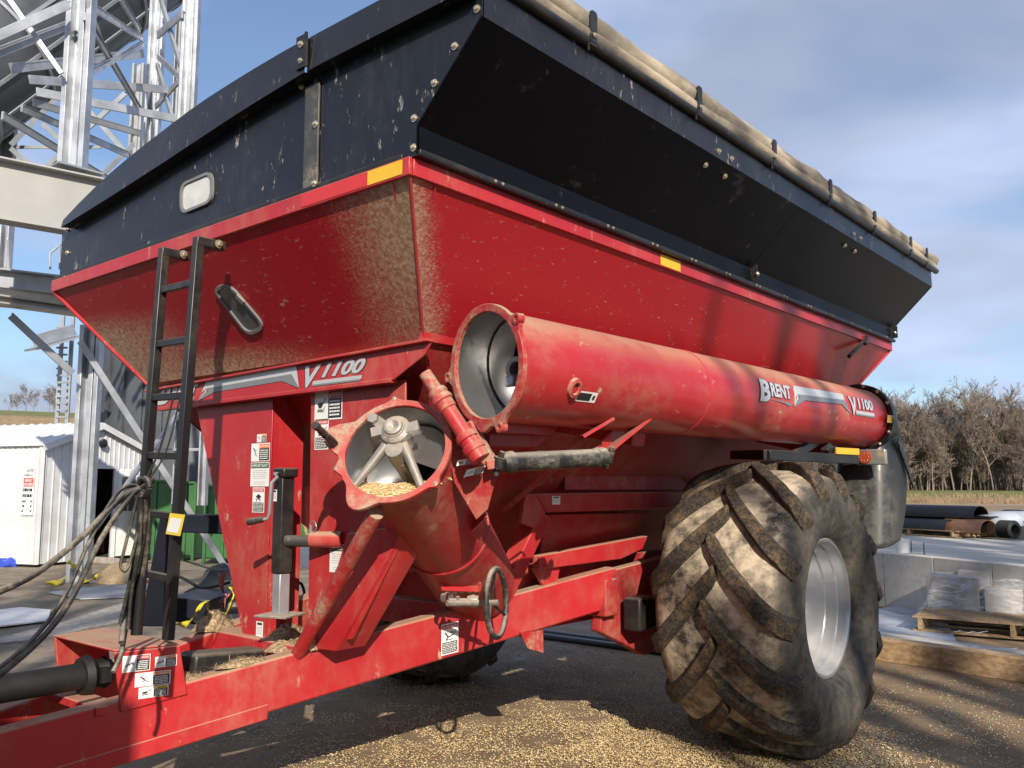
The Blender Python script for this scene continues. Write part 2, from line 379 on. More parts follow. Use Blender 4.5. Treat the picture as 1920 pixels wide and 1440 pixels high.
def picto(d, u0, v0, u1, v1, kind, lift):
    def q(pts): d.poly([(u0 + a * (u1 - u0), v0 + b * (v1 - v0)) for a, b in pts], 'ink', lift)
    def st(a, b, w=.05):
        dx, dy = b[0] - a[0], b[1] - a[1]; L = math.hypot(dx, dy) or 1; nx, ny = -dy / L * w, dx / L * w
        q([(a[0] - nx, a[1] - ny), (b[0] - nx, b[1] - ny), (b[0] + nx, b[1] + ny), (a[0] + nx, a[1] + ny)])
    def disc(c, r): q([(c[0] + r * math.cos(t * math.pi / 5), c[1] + r * math.sin(t * math.pi / 5)) for t in range(10)])
    if kind == 'cart':
        q([(.1, .62), (.62, .68), (.5, .36), (.25, .33)]); st((.5, .4), (.85, .85), .03); disc((.85, .85), .06)
        for x in (.15, .4, .62): st((x, .1), (x + .04, .32), .025)
        disc((.28, .2), .08); disc((.5, .2), .08); st((.7, .1), (.8, .45), .02)
    elif kind == 'fall':
        st((.1, .8), (.35, .35), .05); st((.35, .35), (.75, .5), .05); st((.35, .35), (.2, .12), .05); st((.2, .12), (.75, .12), .03); disc((.62, .72), .08); st((.75, .5), (.95, .85), .03)
    elif kind == 'shaft':
        st((.08, .3), (.92, .62), .04); st((.2, .2), (.4, .6), .03); st((.5, .3), (.65, .7), .03); disc((.8, .45), .09)
    elif kind == 'step':
        st((.15, .9), (.85, .1), .03); disc((.3, .85), .07); st((.35, .75), (.55, .4), .05); st((.55, .4), (.4, .2), .03); st((.42, .65), (.7, .7), .03)
    else:
        q([(.2, .55), (.5, .85), (.8, .55), (.5, .3)]); st((.3, .25), (.3, .02), .03); st((.6, .25), (.7, .02), .03); st((.2, .3), (.8, .3), .03)
def decal(name, parent, fm, style, seed=0):
    d = Deco(fm); d.rect(0, 0, 1, 1, 'white', 0)
    hc = {'danger': 'd_red', 'dangerw': 'd_red', 'warning': 'd_orange', 'caution': 'd_yellow', 'important': 'd_green', 'warnw': 'd_orange'}.get(style)
    word = {'danger': 'DANGER', 'dangerw': 'DANGER', 'warning': 'WARNING', 'warnw': 'WARNING', 'caution': 'CAUTION', 'important': 'IMPORTANT'}.get(style)
    if style == 'danger':
        d.rect(.05, .83, .95, .96, hc, 1); d.text(word, .24, .855, .9, .935, 'white', 2); d.poly([(.09, .855), (.2, .855), (.145, .935)], 'white', 2)
        picto(d, .12, .42, .9, .8, 'fall' if seed % 2 else 'crush', 1); d.rect(.06, .04, .94, .40, 'ink', 1); lines(d, .10, .06, .90, .38, 6, 'white', 2, seed, .45)
    elif style in ('dangerw', 'warnw', 'caution', 'warning'):
        m = .5 if style != 'warning' else .44
        d.rect(m, .72, .97, .95, hc, 1); d.text(word, m + .12, .775, .94, .895, 'white' if style != 'caution' else 'ink', 2); d.poly([(m + .03, .775), (m + .1, .775), (m + .065, .895)], 'white', 2)
        d.rect(m, .05, .97, .71, 'ink', 1); lines(d, m + .05, .10, .92, .66, 5, 'white', 2, seed, .5)
        picto(d, .06, .2, m - .05, .8, ('cart', 'shaft', 'step')[seed % 3], 1)
    elif style == 'important':
        d.rect(.03, .76, .97, .97, hc, 1); d.text(word, .08, .80, .92, .93, 'white', 2, .015); lines(d, .12, .30, .88, .70, 5, 'd_grey', 1, seed, .3); lines(d, .2, .06, .8, .22, 2, 'd_grey', 1, seed + 3, .3)
    elif style == 'small':
        lines(d, .12, .2, .88, .7, 5, 'd_grey', 1, seed, .4); d.rect(.15, .78, .85, .92, 'ink', 1)
    elif style == 'strip':
        d.rect(.05, .15, .7, .85, 'ink', 1); d.rect(.78, .3, .9, .7, 'ink', 1)
    return d.build(name, parent)
def logo(parent, fm, nu=1, name='brand_lettering'):
    """wordmark, arrow band and model number; u, v in 0..1 over the whole strip"""
    d = Deco(fm)
    for key, off, lift, b in (('ink', .0, 0, .07), ('silver', .0, 1, .042)):
        e = .004 if key == 'ink' else 0
        d.text('B', .0 - e, .0 - e * 6, .075 + e, 1. + e * 6, key, lift, b, .25)
        d.text('RENT', .080 - e, .27 - e * 6, .235 + e, .90 + e * 6, key, lift, b, .2)
        d.text('V', .755 - e, .0 - e * 6, .825 + e, .98 + e * 6, key, lift, b, .2)
        d.text('1100', .832 - e, .36 - e * 6, 1.0 + e, 1.0 + e * 6, key, lift, b, .3)
    d.poly([(.07, .14), (.23, .10), (.215, -.05), (.17, .05)], 'silver_dark', 1)
    d.rect(.80, .10, .995, .26, 'silver', 1, nu); d.rect(.80, .02, .992, .10, 'silver_dark', 1, nu)
    def strip(a0, a1, b0, b1, key, lift, n):
        for i in range(n):
            s = i / n; t = (i + 1) / n; L = lambda p, q, x: (p[0] + (q[0] - p[0]) * x, p[1] + (q[1] - p[1]) * x)
            d.poly([L(a0, a1, s), L(a0, a1, t), L(b0, b1, t), L(b0, b1, s)], key, lift)
    strip((.285, .56), (.70, .70), (.275, .98), (.715, 1.06), 'silver', 1, nu * 4)
    strip((.30, .32), (.70, .46), (.285, .57), (.70, .71), 'silver_dark', 1, nu * 4)
    d.poly([(.245, -.05), (.285, .36), (.285, .57)], 'silver', 1); d.poly([(.245, -.05), (.33, .32), (.285, .40)], 'silver_dark', 2)
    d.poly([(.275, .98), (.285, .57), (.262, .4), (.25, .02)], 'silver', 1)
    d.poly([(.70, .70), (.715, 1.06), (.745, .02)], 'silver', 1); d.poly([(.66, .46), (.70, .72), (.745, .02)], 'silver_dark', 2)
    return d.build(name, parent)

# ================================================================ THE GRAIN CART
XR, XL, YF, YB, ZR = -2.609, -6.009, 2.433, 8.604, 3.004
XC = (XR + XL) / 2
cart = thing('grain_cart', (XC, 5.6, 0), 'large red and black two-wheeled grain cart with folded side auger filling the picture', 'grain cart')
def part(mb, name, m, parent=cart, bevel=0.0, smooth=40, fix=False):
    o = mb.build(name, [M[x] for x in m] if isinstance(m, (list, tuple)) else M[m], parent, smooth, bevel)
    if fix: fixn(o)
    return o
# --- hopper
XR2, XL2, YF2, YB2, Z2 = -2.995, -5.61, 2.895, 8.12, 2.405
XR3, XL3, YF3, YB3, Z3 = -3.86, -4.76, 3.9, 7.1, 1.22
def panel(name, pts, ext, m, **kw): return part(MB().prism(pts, ext), name, m, **kw)
panel('hopper_front_panel', [(XL, YF, ZR), (XR, YF, ZR), (XR2, YF2, Z2), (XL2, YF2, Z2)], (0, .006, .008), 'mud')
panel('hopper_side_panel', [(XR, YF, ZR), (XR, YB, ZR), (XR2, YB2, Z2), (XR2, YF2, Z2)], (-.008, 0, .006), 'mud_side')
panel('hopper_side_panel', [(XL, YF, ZR), (XL, YB, ZR), (XL2, YB2, Z2), (XL2, YF2, Z2)], (.008, 0, .006), 'red')
panel('hopper_rear_panel', [(XL, YB, ZR), (XR, YB, ZR), (XR2, YB2, Z2), (XL2, YB2, Z2)], (0, -.006, .008), 'red')
panel('hopper_lower_panel', [(XR2 - .01, YF2 + .01, Z2), (XR2 - .01, YB2, Z2), (XR3, YB3, Z3), (XR3, YF3, Z3)], (-.008, 0, .006), 'red_low')
panel('hopper_lower_panel', [(XL2, YF2, Z2), (XL2, YB2, Z2), (XL3, YB3, Z3), (XL3, YF3, Z3)], (.008, 0, .006), 'red_low')
panel('hopper_lower_panel', [(XL2, YF2 + .01, Z2), (XR2, YF2 + .01, Z2), (XR3, YF3, Z3), (XL3, YF3, Z3)], (0, .006, .008), 'red_low')
panel('hopper_lower_panel', [(XL2, YB2, Z2), (XR2, YB2, Z2), (XR3, YB3, Z3), (XL3, YB3, Z3)], (0, -.006, .008), 'red_low')
panel('hopper_floor', [(XL3, YF3, Z3), (XR3, YF3, Z3), (XR3, YB3, Z3), (XL3, YB3, Z3)], (0, 0, -.02), 'red_low')
# weld seams at the front corner, side ledge under the tank side
w = MB(); w.bar((XR - .10, YF - .003, ZR), (XR2 - .03, YF2 - .006, Z2 + .06), .008, .004); part(w, 'weld_seam', 'red')
w = MB(); w.bar((XR + .004, YF + .14, ZR), (XR2 + .006, YF2 + .10, Z2 + .06), .008, .006); part(w, 'weld_seam', 'red')
w = MB(); w.tube([(XR, YF, ZR), (XR2, YF2, Z2)], .007, 6); part(w, 'weld_seam', 'red')
w = MB(); w.tube([(XL, YF, ZR), (XL2, YF2, Z2)], .016, 6); part(w, 'corner_edge', 'red')
w = MB(); w.tube([(XR, YB, ZR), (XR2, YB2, Z2)], .014, 6); part(w, 'corner_edge', 'red')
panel('side_ledge', [(XR2 + .004, YF2 - .04, Z2 + .005), (XR2 + .004, YB2, Z2 + .005), (XR2 + .004, YB2, Z2 + .085), (XR2 + .03, YF2 - .04, Z2 + .085)], (.012, 0, 0), 'red', bevel=.003)
w = MB(); w.box(((XL + XR) / 2, YF - .010, ZR + .038), (XR - XL + .03, .02, .078)); part(w, 'rim_band', 'red', bevel=.004)
w = MB(); w.box((XR + .010, (YF + YB) / 2 + .012, ZR + .038), (.02, YB - YF + .02, .078)); part(w, 'rim_band', 'red', bevel=.004)
w = MB(); w.box((XL - .010, (YF + YB) / 2 + .012, ZR + .038), (.02, YB - YF + .02, .078)); part(w, 'rim_band', 'red', bevel=.004)
w = MB(); w.box(((XL + XR) / 2, YB + .010, ZR + .038), (XR - XL + .03, .02, .078)); part(w, 'rim_band', 'red', bevel=.004)
ZB = ZR + .079; XS0 = -2.565
w = MB(); w.box(((XR + XS0) / 2 - .012, (YF + YB) / 2, ZB - .0005), (XS0 - XR + .05, YB - YF + .01, .003)); part(w, 'rim_flange', 'black_metal')
w = MB(); w.box((XC - .04, YF + .012, ZB - .0005), (3.28, .05, .003)); part(w, 'rim_flange', 'black_metal')
# tape
def tape(bl, br, tl, parent=cart, key='yellow'):
    d = Deco(planar(bl, br, tl)); d.rect(0, 0, 1, 1, key, 0); return d.build('reflective_tape', parent)
tape((-2.852, YF - .021, ZR + .008), (-2.632, YF - .021, ZR + .008), (-2.852, YF - .021, ZR + .070))
tape((XR + .021, 4.40, ZR + .006), (XR + .021, 4.63, ZR + .006), (XR + .021, 4.40, ZR + .070))
d = Deco(planar((-3.32, YF - .021, ZR + .008), (-2.856, YF - .021, ZR + .008), (-3.32, YF - .021, ZR + .070))); d.rect(0, 0, 1, 1, 'd_red', 0); d.build('reflective_tape', cart)
# --- black extension: front panels, side with flare, skirt
XS, XO, ZF1, ZF2, ZT = -2.565, -2.206, 3.208, 3.56, 3.705
prof = [(-2.565, ZB), (-2.565, ZF1), (XO, ZF2), (XO, ZT)]
def arch(x):                                            # lower line of the front cap
    return float(np.interp(x, [-6.0, -5.74, -5.2, -4.555, -3.777, -3.177, -2.2], [3.375, 3.405, 3.452, 3.516, 3.602, 3.650, 3.662]))
SP = -3.272
xs = np.linspace(SP, XO, 8); top = [(x, YF, arch(x) + .02) for x in xs]
panel('front_extension_panel', [(SP, YF, ZB), (-2.565, YF, ZB), (-2.565, YF, ZF1), (XO, YF, ZF2)] + top[::-1], (0, .006, 0), 'black')
xs = np.linspace(-5.945, SP - .004, 16); top = [(x, YF, arch(x) + .02) for x in xs]
panel('front_extension_panel', [(-5.945, YF, ZB), (SP - .004, YF, ZB)] + top[::-1], (0, .006, 0), 'black')
w = MB(); w.box((XC - .02, YF - .006, ZB + .012), (3.36, .012, .022)); part(w, 'flange_strip', 'black_metal', bevel=.003)
w = MB(); w.box((XS + .008, (YF + YB) / 2, ZB + .012), (.016, YB - YF, .022)); part(w, 'flange_strip', 'black_metal', bevel=.003)
for y0, y1, dz in ((YF - .004, 5.546, 0), (5.556, YB, -.004)):
    o = XS + dz
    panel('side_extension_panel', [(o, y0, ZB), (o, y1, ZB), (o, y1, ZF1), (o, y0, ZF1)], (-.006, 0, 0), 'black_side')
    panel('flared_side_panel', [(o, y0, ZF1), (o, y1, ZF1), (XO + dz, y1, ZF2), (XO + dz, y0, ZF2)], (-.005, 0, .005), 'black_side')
panel('skirt_panel', [(XO, YF - .004, ZF2), (XO, YB, ZF2), (XO, YB, ZT), (XO, YF - .004, ZT)], (-.006, 0, 0), 'black')
panel('splice_plate', [(XS + .001, 5.545, ZB + .03), (XO - .06, 5.545, ZF2 - .10), (XS + .07, 5.545, ZF1 - .06), (XS + .07, 5.545, ZB + .03)][:1] + [(XS + .05, 5.545, ZB + .03), (XS + .05, 5.545, ZF1 + .02), (XS + .002, 5.545, ZF1 - .01)], (0, .006, 0), 'black_metal')
panel('splice_plate', [(XS + .001, YB - .05, ZB + .03), (XS + .05, YB - .05, ZB + .03), (XS + .05, YB - .05, ZF1 + .02), (XS + .001, YB - .05, ZF1 - .01)], (0, .006, 0), 'black_metal')
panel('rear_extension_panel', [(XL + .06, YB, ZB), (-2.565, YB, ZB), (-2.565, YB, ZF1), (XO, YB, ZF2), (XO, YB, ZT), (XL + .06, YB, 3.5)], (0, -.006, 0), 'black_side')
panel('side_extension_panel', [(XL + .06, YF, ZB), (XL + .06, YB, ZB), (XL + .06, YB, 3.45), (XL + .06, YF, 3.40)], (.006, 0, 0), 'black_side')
# front cap: arched face with its underside
xs = np.linspace(-5.80, XO + .02, 26)
def archtop(x):
    return float(np.interp(x, [-5.80, -5.5, -5.196, -4.9, -4.573, -4.3, -4.033, -3.56, -3.2, -2.2], [3.44, 3.53, 3.602, 3.658, 3.706, 3.745, 3.772, 3.798, 3.806, 3.812]))
def capseg(x0, x1, y0, name):
    xx = [x0 + (x1 - x0) * i / 12 for i in range(13)]; mb = MB(); vs = []; fs = []
    for x in xx:
        lo = min(arch(x) - .012, archtop(x) - .012); vs += [(x, YF - .001, lo + .012), (x, y0, lo), (x, y0 + .012, archtop(x)), (x, YF + .10, archtop(x) + .012)]
    for i in range(12):
        for j in range(3): fs.append((i * 4 + j, (i + 1) * 4 + j, (i + 1) * 4 + j + 1, i * 4 + j + 1))
    mb.add(vs, fs); return part(mb, name, 'black', smooth=30, fix=True)
capseg(-5.80, SP + .02, YF - .073, 'front_cap'); capseg(SP + .03, XO + .0, YF - .068, 'front_cap')
# splice strip on the front panel
w = MB(); w.box((SP, YF - .008, (ZB + .02 + 3.60) / 2), (.105, .010, 3.60 - ZB - .02)); st_ = part(w, 'splice_strip', 'bare', bevel=.002)
st_['label'] = 'bare steel strip with worn paint'
w = MB(); w.box((SP + .035, YF - .080, 3.735), (.012, .012, .17)); w.box((SP + .0, YF - .078, 3.735), (.075, .008, .16)); part(w, 'cap_splice', 'black_metal')
# bolts
def boltmesh():
    b = MB(); b.lathe([(0, .0), (0, .017), (.004, .017), (.004, .011)], (0, 0, 0), (0, 0, 1), 12); b.lathe([(.004, .011), (.013, .0105), (.0145, .008), (.0145, 0)], (0, 0, 0), (0, 0, 1), 6); return b.mesh('bolt', M['bolt'], 30)
BOLT = boltmesh()
def bolt(p, n, s=1.0, parent=cart, name='bolt'):
    o = link(name, BOLT, parent, loc=V(p) - abs_loc(parent)); o.rotation_euler = V(n).to_track_quat('Z', 'Y').to_euler(); o.scale = (s, s, s); return o
for px, py in ((895, 17), (853, 87), (815, 156), (777, 222), (776, 277), (593, 122), (592, 233), (590, 344), (566, 163)): bolt(PY(px, py, YF - .014 if px < 600 and px > 580 else YF - .001), (0, -1, 0))
for px, py in ((127, 431), (127, 474), (124, 520)): bolt(PY(px, py, YF - .001), (0, -1, 0), 1.0)
bolt((SP, YF - .083, 3.77), (0, -1, 0)); bolt((SP, YF - .083, 3.69), (0, -1, 0), .8)
for px, py in ((1347, 284), (1371, 298), (1600, 439), (1613, 447)): bolt(PX(px, py, XO + .001), (1, 0, 0), 1.0)
for y, z in ((4.334, .047), (4.567, .047), (6.49, .047), (6.70, .047)): bolt((XO - z + .003, y, ZF2 - z - .003), (.7, 0, -.7), 1.0)
for y in np.arange(2.9, 8.5, .45): bolt((XS + .017, y, ZB + .012), (1, 0, 0), .5); bolt((XS + .017, y + .05, ZB + .012), (1, 0, 0), .5)
bolt((XS + .053, 5.544, ZB + .075), (0, -1, 0), .9); bolt((XS + .03, YB - .052, ZB + .08), (0, -1, 0), .9)
# side hook near the rear
w = MB(); w.bar(PX(1625, 631, XR + .03), PX(1622, 645, XR + .03), .03, .03); w.tube([PX(1624, 636, XR + .02), PX(1592, 668, XR - .02)], .018, 8); part(w, 'rope_hook', 'black_metal')
# --- tarp
w = MB(); w.tube([(XO + .012, YF - .05, ZT + .022), (XO + .012, YB + .12, ZT + .022)], .026, 12); part(w, 'tarp_pipe', 'black_metal')
def lumpy(path_y, x, z, r, n, seed, rx=1.0):
    mb = MB(); vs = []; k = len(path_y)
    for i, y in enumerate(path_y):
        for j in range(n):
            a = 2 * math.pi * j / n; nv = mnoise.noise((y * 2.3, math.cos(a) * 1.4, math.sin(a) * 1.4 + seed)) + .5 * mnoise.noise((y * 6.5, math.cos(a) * 3, math.sin(a) * 3 + seed))
            rr = r * (1 + .22 * nv); vs.append((x + rr * rx * math.cos(a), y, z + rr * math.sin(a) * .92 + .015 * mnoise.noise((y * 1.1, seed, 0))))
    fs = [(i * n + j, i * n + (j + 1) % n, (i + 1) * n + (j + 1) % n, (i + 1) * n + j) for i in range(k - 1) for j in range(n)]
    fs += [tuple(range(n - 1, -1, -1)), tuple((k - 1) * n + j for j in range(n))]
    return mb.add(vs, fs)
part(lumpy(np.linspace(YF - .02, YB + .14, 150), XO - .060, ZT + .125, .088, 18, 2.0), 'tarp_roll', 'canvas', smooth=70)
part(lumpy(np.linspace(YF - .01, YB + .05, 120), XO + .002, ZT + .060, .040, 10, 9.0), 'tarp_hem', 'canvas', smooth=70)
mb = MB(); nx, ny = 14, 24; vs = []
for i in range(nx):
    for j in range(ny):
        t = i / (nx - 1); y = YF + .02 + (YB - YF - .04) * j / (ny - 1); x = XL + .08 + (XO - .12 - XL - .08) * t
        vs.append((x, y, 3.46 + (ZT - 3.46) * t + .10 * math.sin(math.pi * t) + .012 * math.sin(y * 7)))
mb.add(vs, [(i * ny + j, (i + 1) * ny + j, (i + 1) * ny + j + 1, i * ny + j + 1) for i in range(nx - 1) for j in range(ny - 1)]); part(mb, 'tarp_cover', 'canvas', smooth=70)
for px, py in ((1100, 45), (1300, 190), (1442, 288), (1548, 362), (1632, 420), (1700, 462), (1730, 478)):
    y = PX(px, py, XO).y; w = MB(); w.prism([(XO + .030, y - .026, ZT + .0), (XO + .034, y - .026, ZT + .155), (XO + .034, y - .015, ZT + .165), (XO + .034, y + .015, ZT + .165), (XO + .034, y + .026, ZT + .155), (XO + .030, y + .026, ZT + .0)], (.008, 0, 0))
    w.lathe([(-.024, .030), (.024, .030)], (XO + .012, y, ZT + .022), (0, 1, 0), 12); w.bar((XO + .03, y - .03, ZT - .03), (XO + .03, y - .03, ZT + .03), .006, .01)
    c_ = part(w, 'tarp_clip', 'black_metal'); bolt((XO + .043, y, ZT + .05), (1, 0, 0), .7)
# --- windows
def rrect(pts, rad, n=5):
    out = []; k = len(pts); pts = [V(p) for p in pts]
    for i in range(k):
        p = pts[i]; a = (pts[i - 1] - p).normalized(); b = (pts[(i + 1) % k] - p).normalized(); rr = rad
        for j in range(n + 1):
            t = j / n; q0 = p + a * rr * (1 - t); q1 = p + b * rr * t; out.append(q0 * (1 - t) + q1 * t if False else p + a * rr * (1 - t) ** 2 + b * rr * t ** 2)
    return out
def window(pts, rad, nrm, fm, pm, fw=.022):
    e = empty('window', sum((V(p) for p in pts), V()) / len(pts), cart)
    out = rrect(pts, rad); c = sum(out, V()) / len(out); nrm = V(nrm)
    inn = [p + (c - p).normalized() * fw for p in out]; n = len(out)
    mb = MB(); vs = out + [p + nrm * .014 for p in out] + [p + nrm * .014 for p in inn] + inn
    mb.add(vs, [(k * n + i, k * n + (i + 1) % n, (k + 1) * n + (i + 1) % n, (k + 1) * n + i) for k in range(3) for i in range(n)])
    fixn(mb.build('window_frame', M[fm], e)); MB().prism([p + nrm * .002 for p in inn], nrm * .003).build('pane', M[pm], e)
window([PY(341, 404, YF - .002), PY(341, 346, YF - .002), PY(402, 319, YF - .002), PY(402, 379, YF - .002)], .07, (0, -1, 0), 'grey_frame', 'pane_light')
HN = V((0, -.787, -.617)); H0 = V((XR, YF, ZR)) + HN * .002
window([PN(398, 538, H0, HN), PN(428, 528, H0, HN), PN(500, 606, H0, HN), PN(490, 628, H0, HN), PN(464, 624, H0, HN), PN(408, 560, H0, HN)][:1] + [PN(432, 530, H0, HN), PN(502, 612, H0, HN), PN(468, 630, H0, HN)], .075, HN, 'grey_frame', 'pane_dark', .02)
w = MB(); w.bar(PN(447, 552, H0, HN) + HN * .015, PN(461, 566, H0, HN) + HN * .015, .03, .012, HN); part(w, 'window_latch', 'steel_cast')
# --- front band with lettering
bp = [PY(272, 738, 2.885), PY(808, 640, 2.885), PY(797, 664, 2.885), PY(738, 712, 2.885), PY(300, 767, 2.885), PY(282, 765, 2.885)]
panel('name_band', bp, (0, .012, 0), 'red', bevel=.003)
w = MB(); w.bar(PY(276, 734, 2.875), PY(806, 638, 2.875), .05, .012); part(w, 'band_lip', 'red', bevel=.002)
w = MB(); w.bar(PY(300, 768, 2.90), PY(738, 714, 2.90), .05, .02); part(w, 'band_lip', 'red', bevel=.002)
def lg(u, v, l):
    px = 296 + (681 - 296) * u; y0 = 755 - (755 - 722) * u; y1 = 713 - (713 - 677) * u
    # affine strip on the band, measured at its ends
    return bl_ + U_ * u + W_ * v + V((0, -1, 0)) * (.002 + l * .0012)
bl_ = PY(294, 760, 2.885); U_ = PY(680, 713, 2.885) - bl_; W_ = PY(300, 717, 2.885) - PY(294, 760, 2.885); W_.x += .02
U_.z = 0.0; W_ = V((.03, 0, .118)); bl_.z = PY(600, 724, 2.885).z
logo(cart, lg)
# --- ladder
lad = empty('ladder', (-4.2, 2.28, .99), cart)
lx = {0: (PY(308, 465, 2.28), PY(250, 1180, 2.22)), 1: (PY(373, 445, 2.28), PY(315, 1200, 2.22))}
for k in (0, 1):
    w = MB(); w.bar(lx[k][1], lx[k][0], .045, .045, (0, 1, 0)); w.bar(lx[k][0] + V((0, -.02, -.022)), lx[k][0] + V((0, .14, -.022)), .05, .045); w.build('stile', M['black_metal'], lad, bevel=.005)
    bolt(lx[k][0] + V((.035, .09, -.022)), (1, 0, 0), 1.3)
for px, py in ((323, 537), (318, 641), (312, 743), (305, 853), (299, 962), (293, 1074)):
    zz = PY(px, py, 2.26).z; t = (lx[0][0].z - zz) / (lx[0][0].z - lx[0][1].z); a = lx[0][0].lerp(lx[0][1], t); b = lx[1][0].lerp(lx[1][1], t)
    w = MB(); w.bar(a, b, .030, .035); w.build('rung', M['black_metal'], lad, bevel=.004)
w = MB(); tg = [PY(320, 962, 2.185), PY(347, 965, 2.185), PY(338, 1005, 2.185), PY(312, 1001, 2.185)]; w.prism(tg, (0, -.004, 0)); tgo = part(w, 'manual_pouch', 'd_yellow')
d = Deco(planar(tg[3] + V((.012, -.004, .012)), tg[2] + V((-.012, -.004, .012)), tg[0] + V((.012, -.004, -.02)))); d.rect(0, 0, 1, 1, 'white', 0); d.build('paper_sheet', tgo)
# --- tower legs under the front of the hopper
YT = 2.95
pl = [PY(368, 762, YT), PY(512, 742, YT), PY(497, 1197, YT), PY(455, 1190, YT)]
panel('front_leg_plate', pl, (0, .012, 0), 'red', bevel=.003)
panel('front_leg_side', [pl[1] + V((0, .001, 0)), pl[2] + V((0, .001, 0)), pl[2] + V((0, .22, 0)), pl[1] + V((0, .22, 0))], (-.012, 0, 0), 'red', bevel=.003)
pr_ = [PY(583, 735, YT), PY(760, 712, YT), PY(760, 1000, YT), PY(660, 1198, YT), PY(577, 1212, YT)]
panel('front_leg_plate', pr_, (0, .012, 0), 'red', bevel=.003)
panel('front_leg_side', [pr_[0] + V((.02, .013, 0)), pr_[4] + V((.02, .013, 0)), pr_[4] + V((.02, .30, 0)), pr_[0] + V((.02, .30, 0))], (.012, 0, 0), 'red', bevel=.003)
w = MB(); w.box((-4.1, 3.3, 1.95), (.36, .012, .55)); part(w, 'inner_gusset', 'red_low')
# decals on the legs
def dpx(name, px0, py0, px1, py1, style, Y=YT - .001, seed=0):
    a = PY(px0, py1, Y); b = PY(px1, py0, Y); zb = PY((px0 + px1) / 2, py1, Y).z; zt = PY((px0 + px1) / 2, py0, Y).z
    return decal(name, cart, planar((a.x, Y, zb), (b.x, Y, zb), (a.x, Y, zt)), style, seed)
dpx('safety_decal', 482, 814, 500, 829, 'caution', seed=5); dpx('safety_decal', 471, 831, 507, 865, 'warning', seed=2); dpx('safety_decal', 469.5, 867, 506, 912, 'important', seed=1)
dpx('safety_decal', 473, 914, 497, 961, 'danger', seed=2); dpx('safety_decal', 480, 1165, 494, 1196, 'small', seed=4)
dpx('safety_decal', 590, 731, 643, 787, 'dangerw', seed=3); dpx('safety_decal', 590, 786, 617, 843, 'danger', seed=3); dpx('safety_decal', 618, 1021, 657, 1074, 'important', seed=7)
# --- jack
jk = empty('parking_jack', PY(530, 1155, 2.82), cart)
JX = PY(530, 1000, 2.80); zt_, zm, zb_ = PY(530, 890, 2.80).z, PY(530, 1075, 2.80).z, PY(530, 1152, 2.80).z
w = MB(); w.box((JX.x, 2.80, (zt_ + zm) / 2), (.078, .078, zt_ - zm)); w.build('jack_tube', M['black_metal'], jk, bevel=.006)
w = MB(); w.box((JX.x, 2.80, (zm + zb_) / 2), (.064, .064, zm - zb_)); w.build('inner_tube', M['galv'], jk, bevel=.005)
w = MB(); w.box((JX.x, 2.80, zb_ - .004), (.19, .19, .012), Matrix.Rotation(R(20), 3, 'Z')); w.build('foot_plate', M['steel_cast'], jk, bevel=.003)
w = MB(); w.box((JX.x + .01, 2.80, zt_ + .01), (.10, .095, .05)); w.build('jack_head', M['black_metal'], jk, bevel=.01)
h0 = PY(520, 895, 2.72); w = MB(); w.tube([(JX.x, 2.78, zt_ + .005), (JX.x, 2.74, zt_ + .005), h0, PY(509, 905, 2.70), PY(505, 962, 2.70), PY(501, 972, 2.70), PY(492, 974, 2.68)], .009, 8); w.build('crank_rod', M['galv'], jk)
w = MB(); w.tube([PY(494, 974, 2.685), PY(480, 976, 2.66), PY(465, 979, 2.64)], [.015, .017, .019], 12); w.build('crank_grip', M['black_metal'], jk)
w = MB(); w.tube([(JX.x + .03, 2.80, PY(550, 1015, 2.8).z), (JX.x + .24, 2.93, PY(550, 1015, 2.8).z)], .030, 16, 0); w.build('mount_tube', M['bare'], jk)
w = MB(); w.tube([(JX.x + .15, 2.87, PY(575, 1013, 2.8).z), (JX.x + .30, 2.95, PY(575, 1013, 2.8).z)], .042, 18); w.build('mount_socket', M['red'], jk)
w = MB(); pc = PY(582, 998, 2.86); w.tube([pc + V((.0, 0, -.03)), pc + V((0, 0, .035))], .007, 8); w.tube([pc + V((.02 + .028 * math.cos(a), 0, .03 + .028 * math.sin(a))) for a in np.linspace(0, 6.28, 14)], .003, 6); w.build('pull_pin', M['galv'], jk)
decal('small_label', jk, planar((JX.x - .038, 2.759, PY(520, 940, 2.76).z), (JX.x + .0, 2.759, PY(520, 940, 2.76).z), (JX.x - .038, 2.759, PY(520, 918, 2.76).z)), 'small', 8)
# --- tongue rails
RA, RB = V((-4.1, 1.55, .71)), V((-3.35, 5.0, 1.19))
RD = (RB - RA); RS = V((RD.y, -RD.x, 0)).normalized()                     # outward, to the near side
def mir(p): return V((2 * XC - p[0], p[1], p[2]))
f0 = RA + RD * -.33; HR = .255
def railpts(t0, t1): a = RA + RD * t0; b = RA + RD * t1; return [a, b, b + V((0, 0, -HR)), a + V((0, 0, -HR))]
for side in (0, 1):
    q = railpts(-.33, 1.0); q[1] = q[1] + RD * .012; q[2] = q[2] - RD * .03
    q = [p if not side else mir(p) for p in q]; n_ = RS if not side else V((-RS.x, RS.y, 0))
    panel('tongue_rail', q, -n_ * .11, 'red', bevel=.012)
    q = railpts(-.1, .33); q = [p + V((0, 0, -.03)) for p in q]; q[0] = q[0] + V((0, 0, -.18)); q[1] = q[1] + V((0, 0, -.18)); q = [(p if not side else mir(p)) + n_ * .004 for p in q]
    panel('rail_doubler', q, -n_ * .05, 'red', bevel=.006)
def railp(px, py): return PN(px, py, RA + RS * .001, RS)
def dn(name, c, style, seed, n):
    a, b, t = (railp(*q) for q in c); W = V((0, 0, t.z - a.z)); return decal(name, cart, planar(a, b, a + W), style, seed)
dn('safety_decal', ((827, 1230), (859, 1222), (824, 1172)), 'danger', 1, RS)
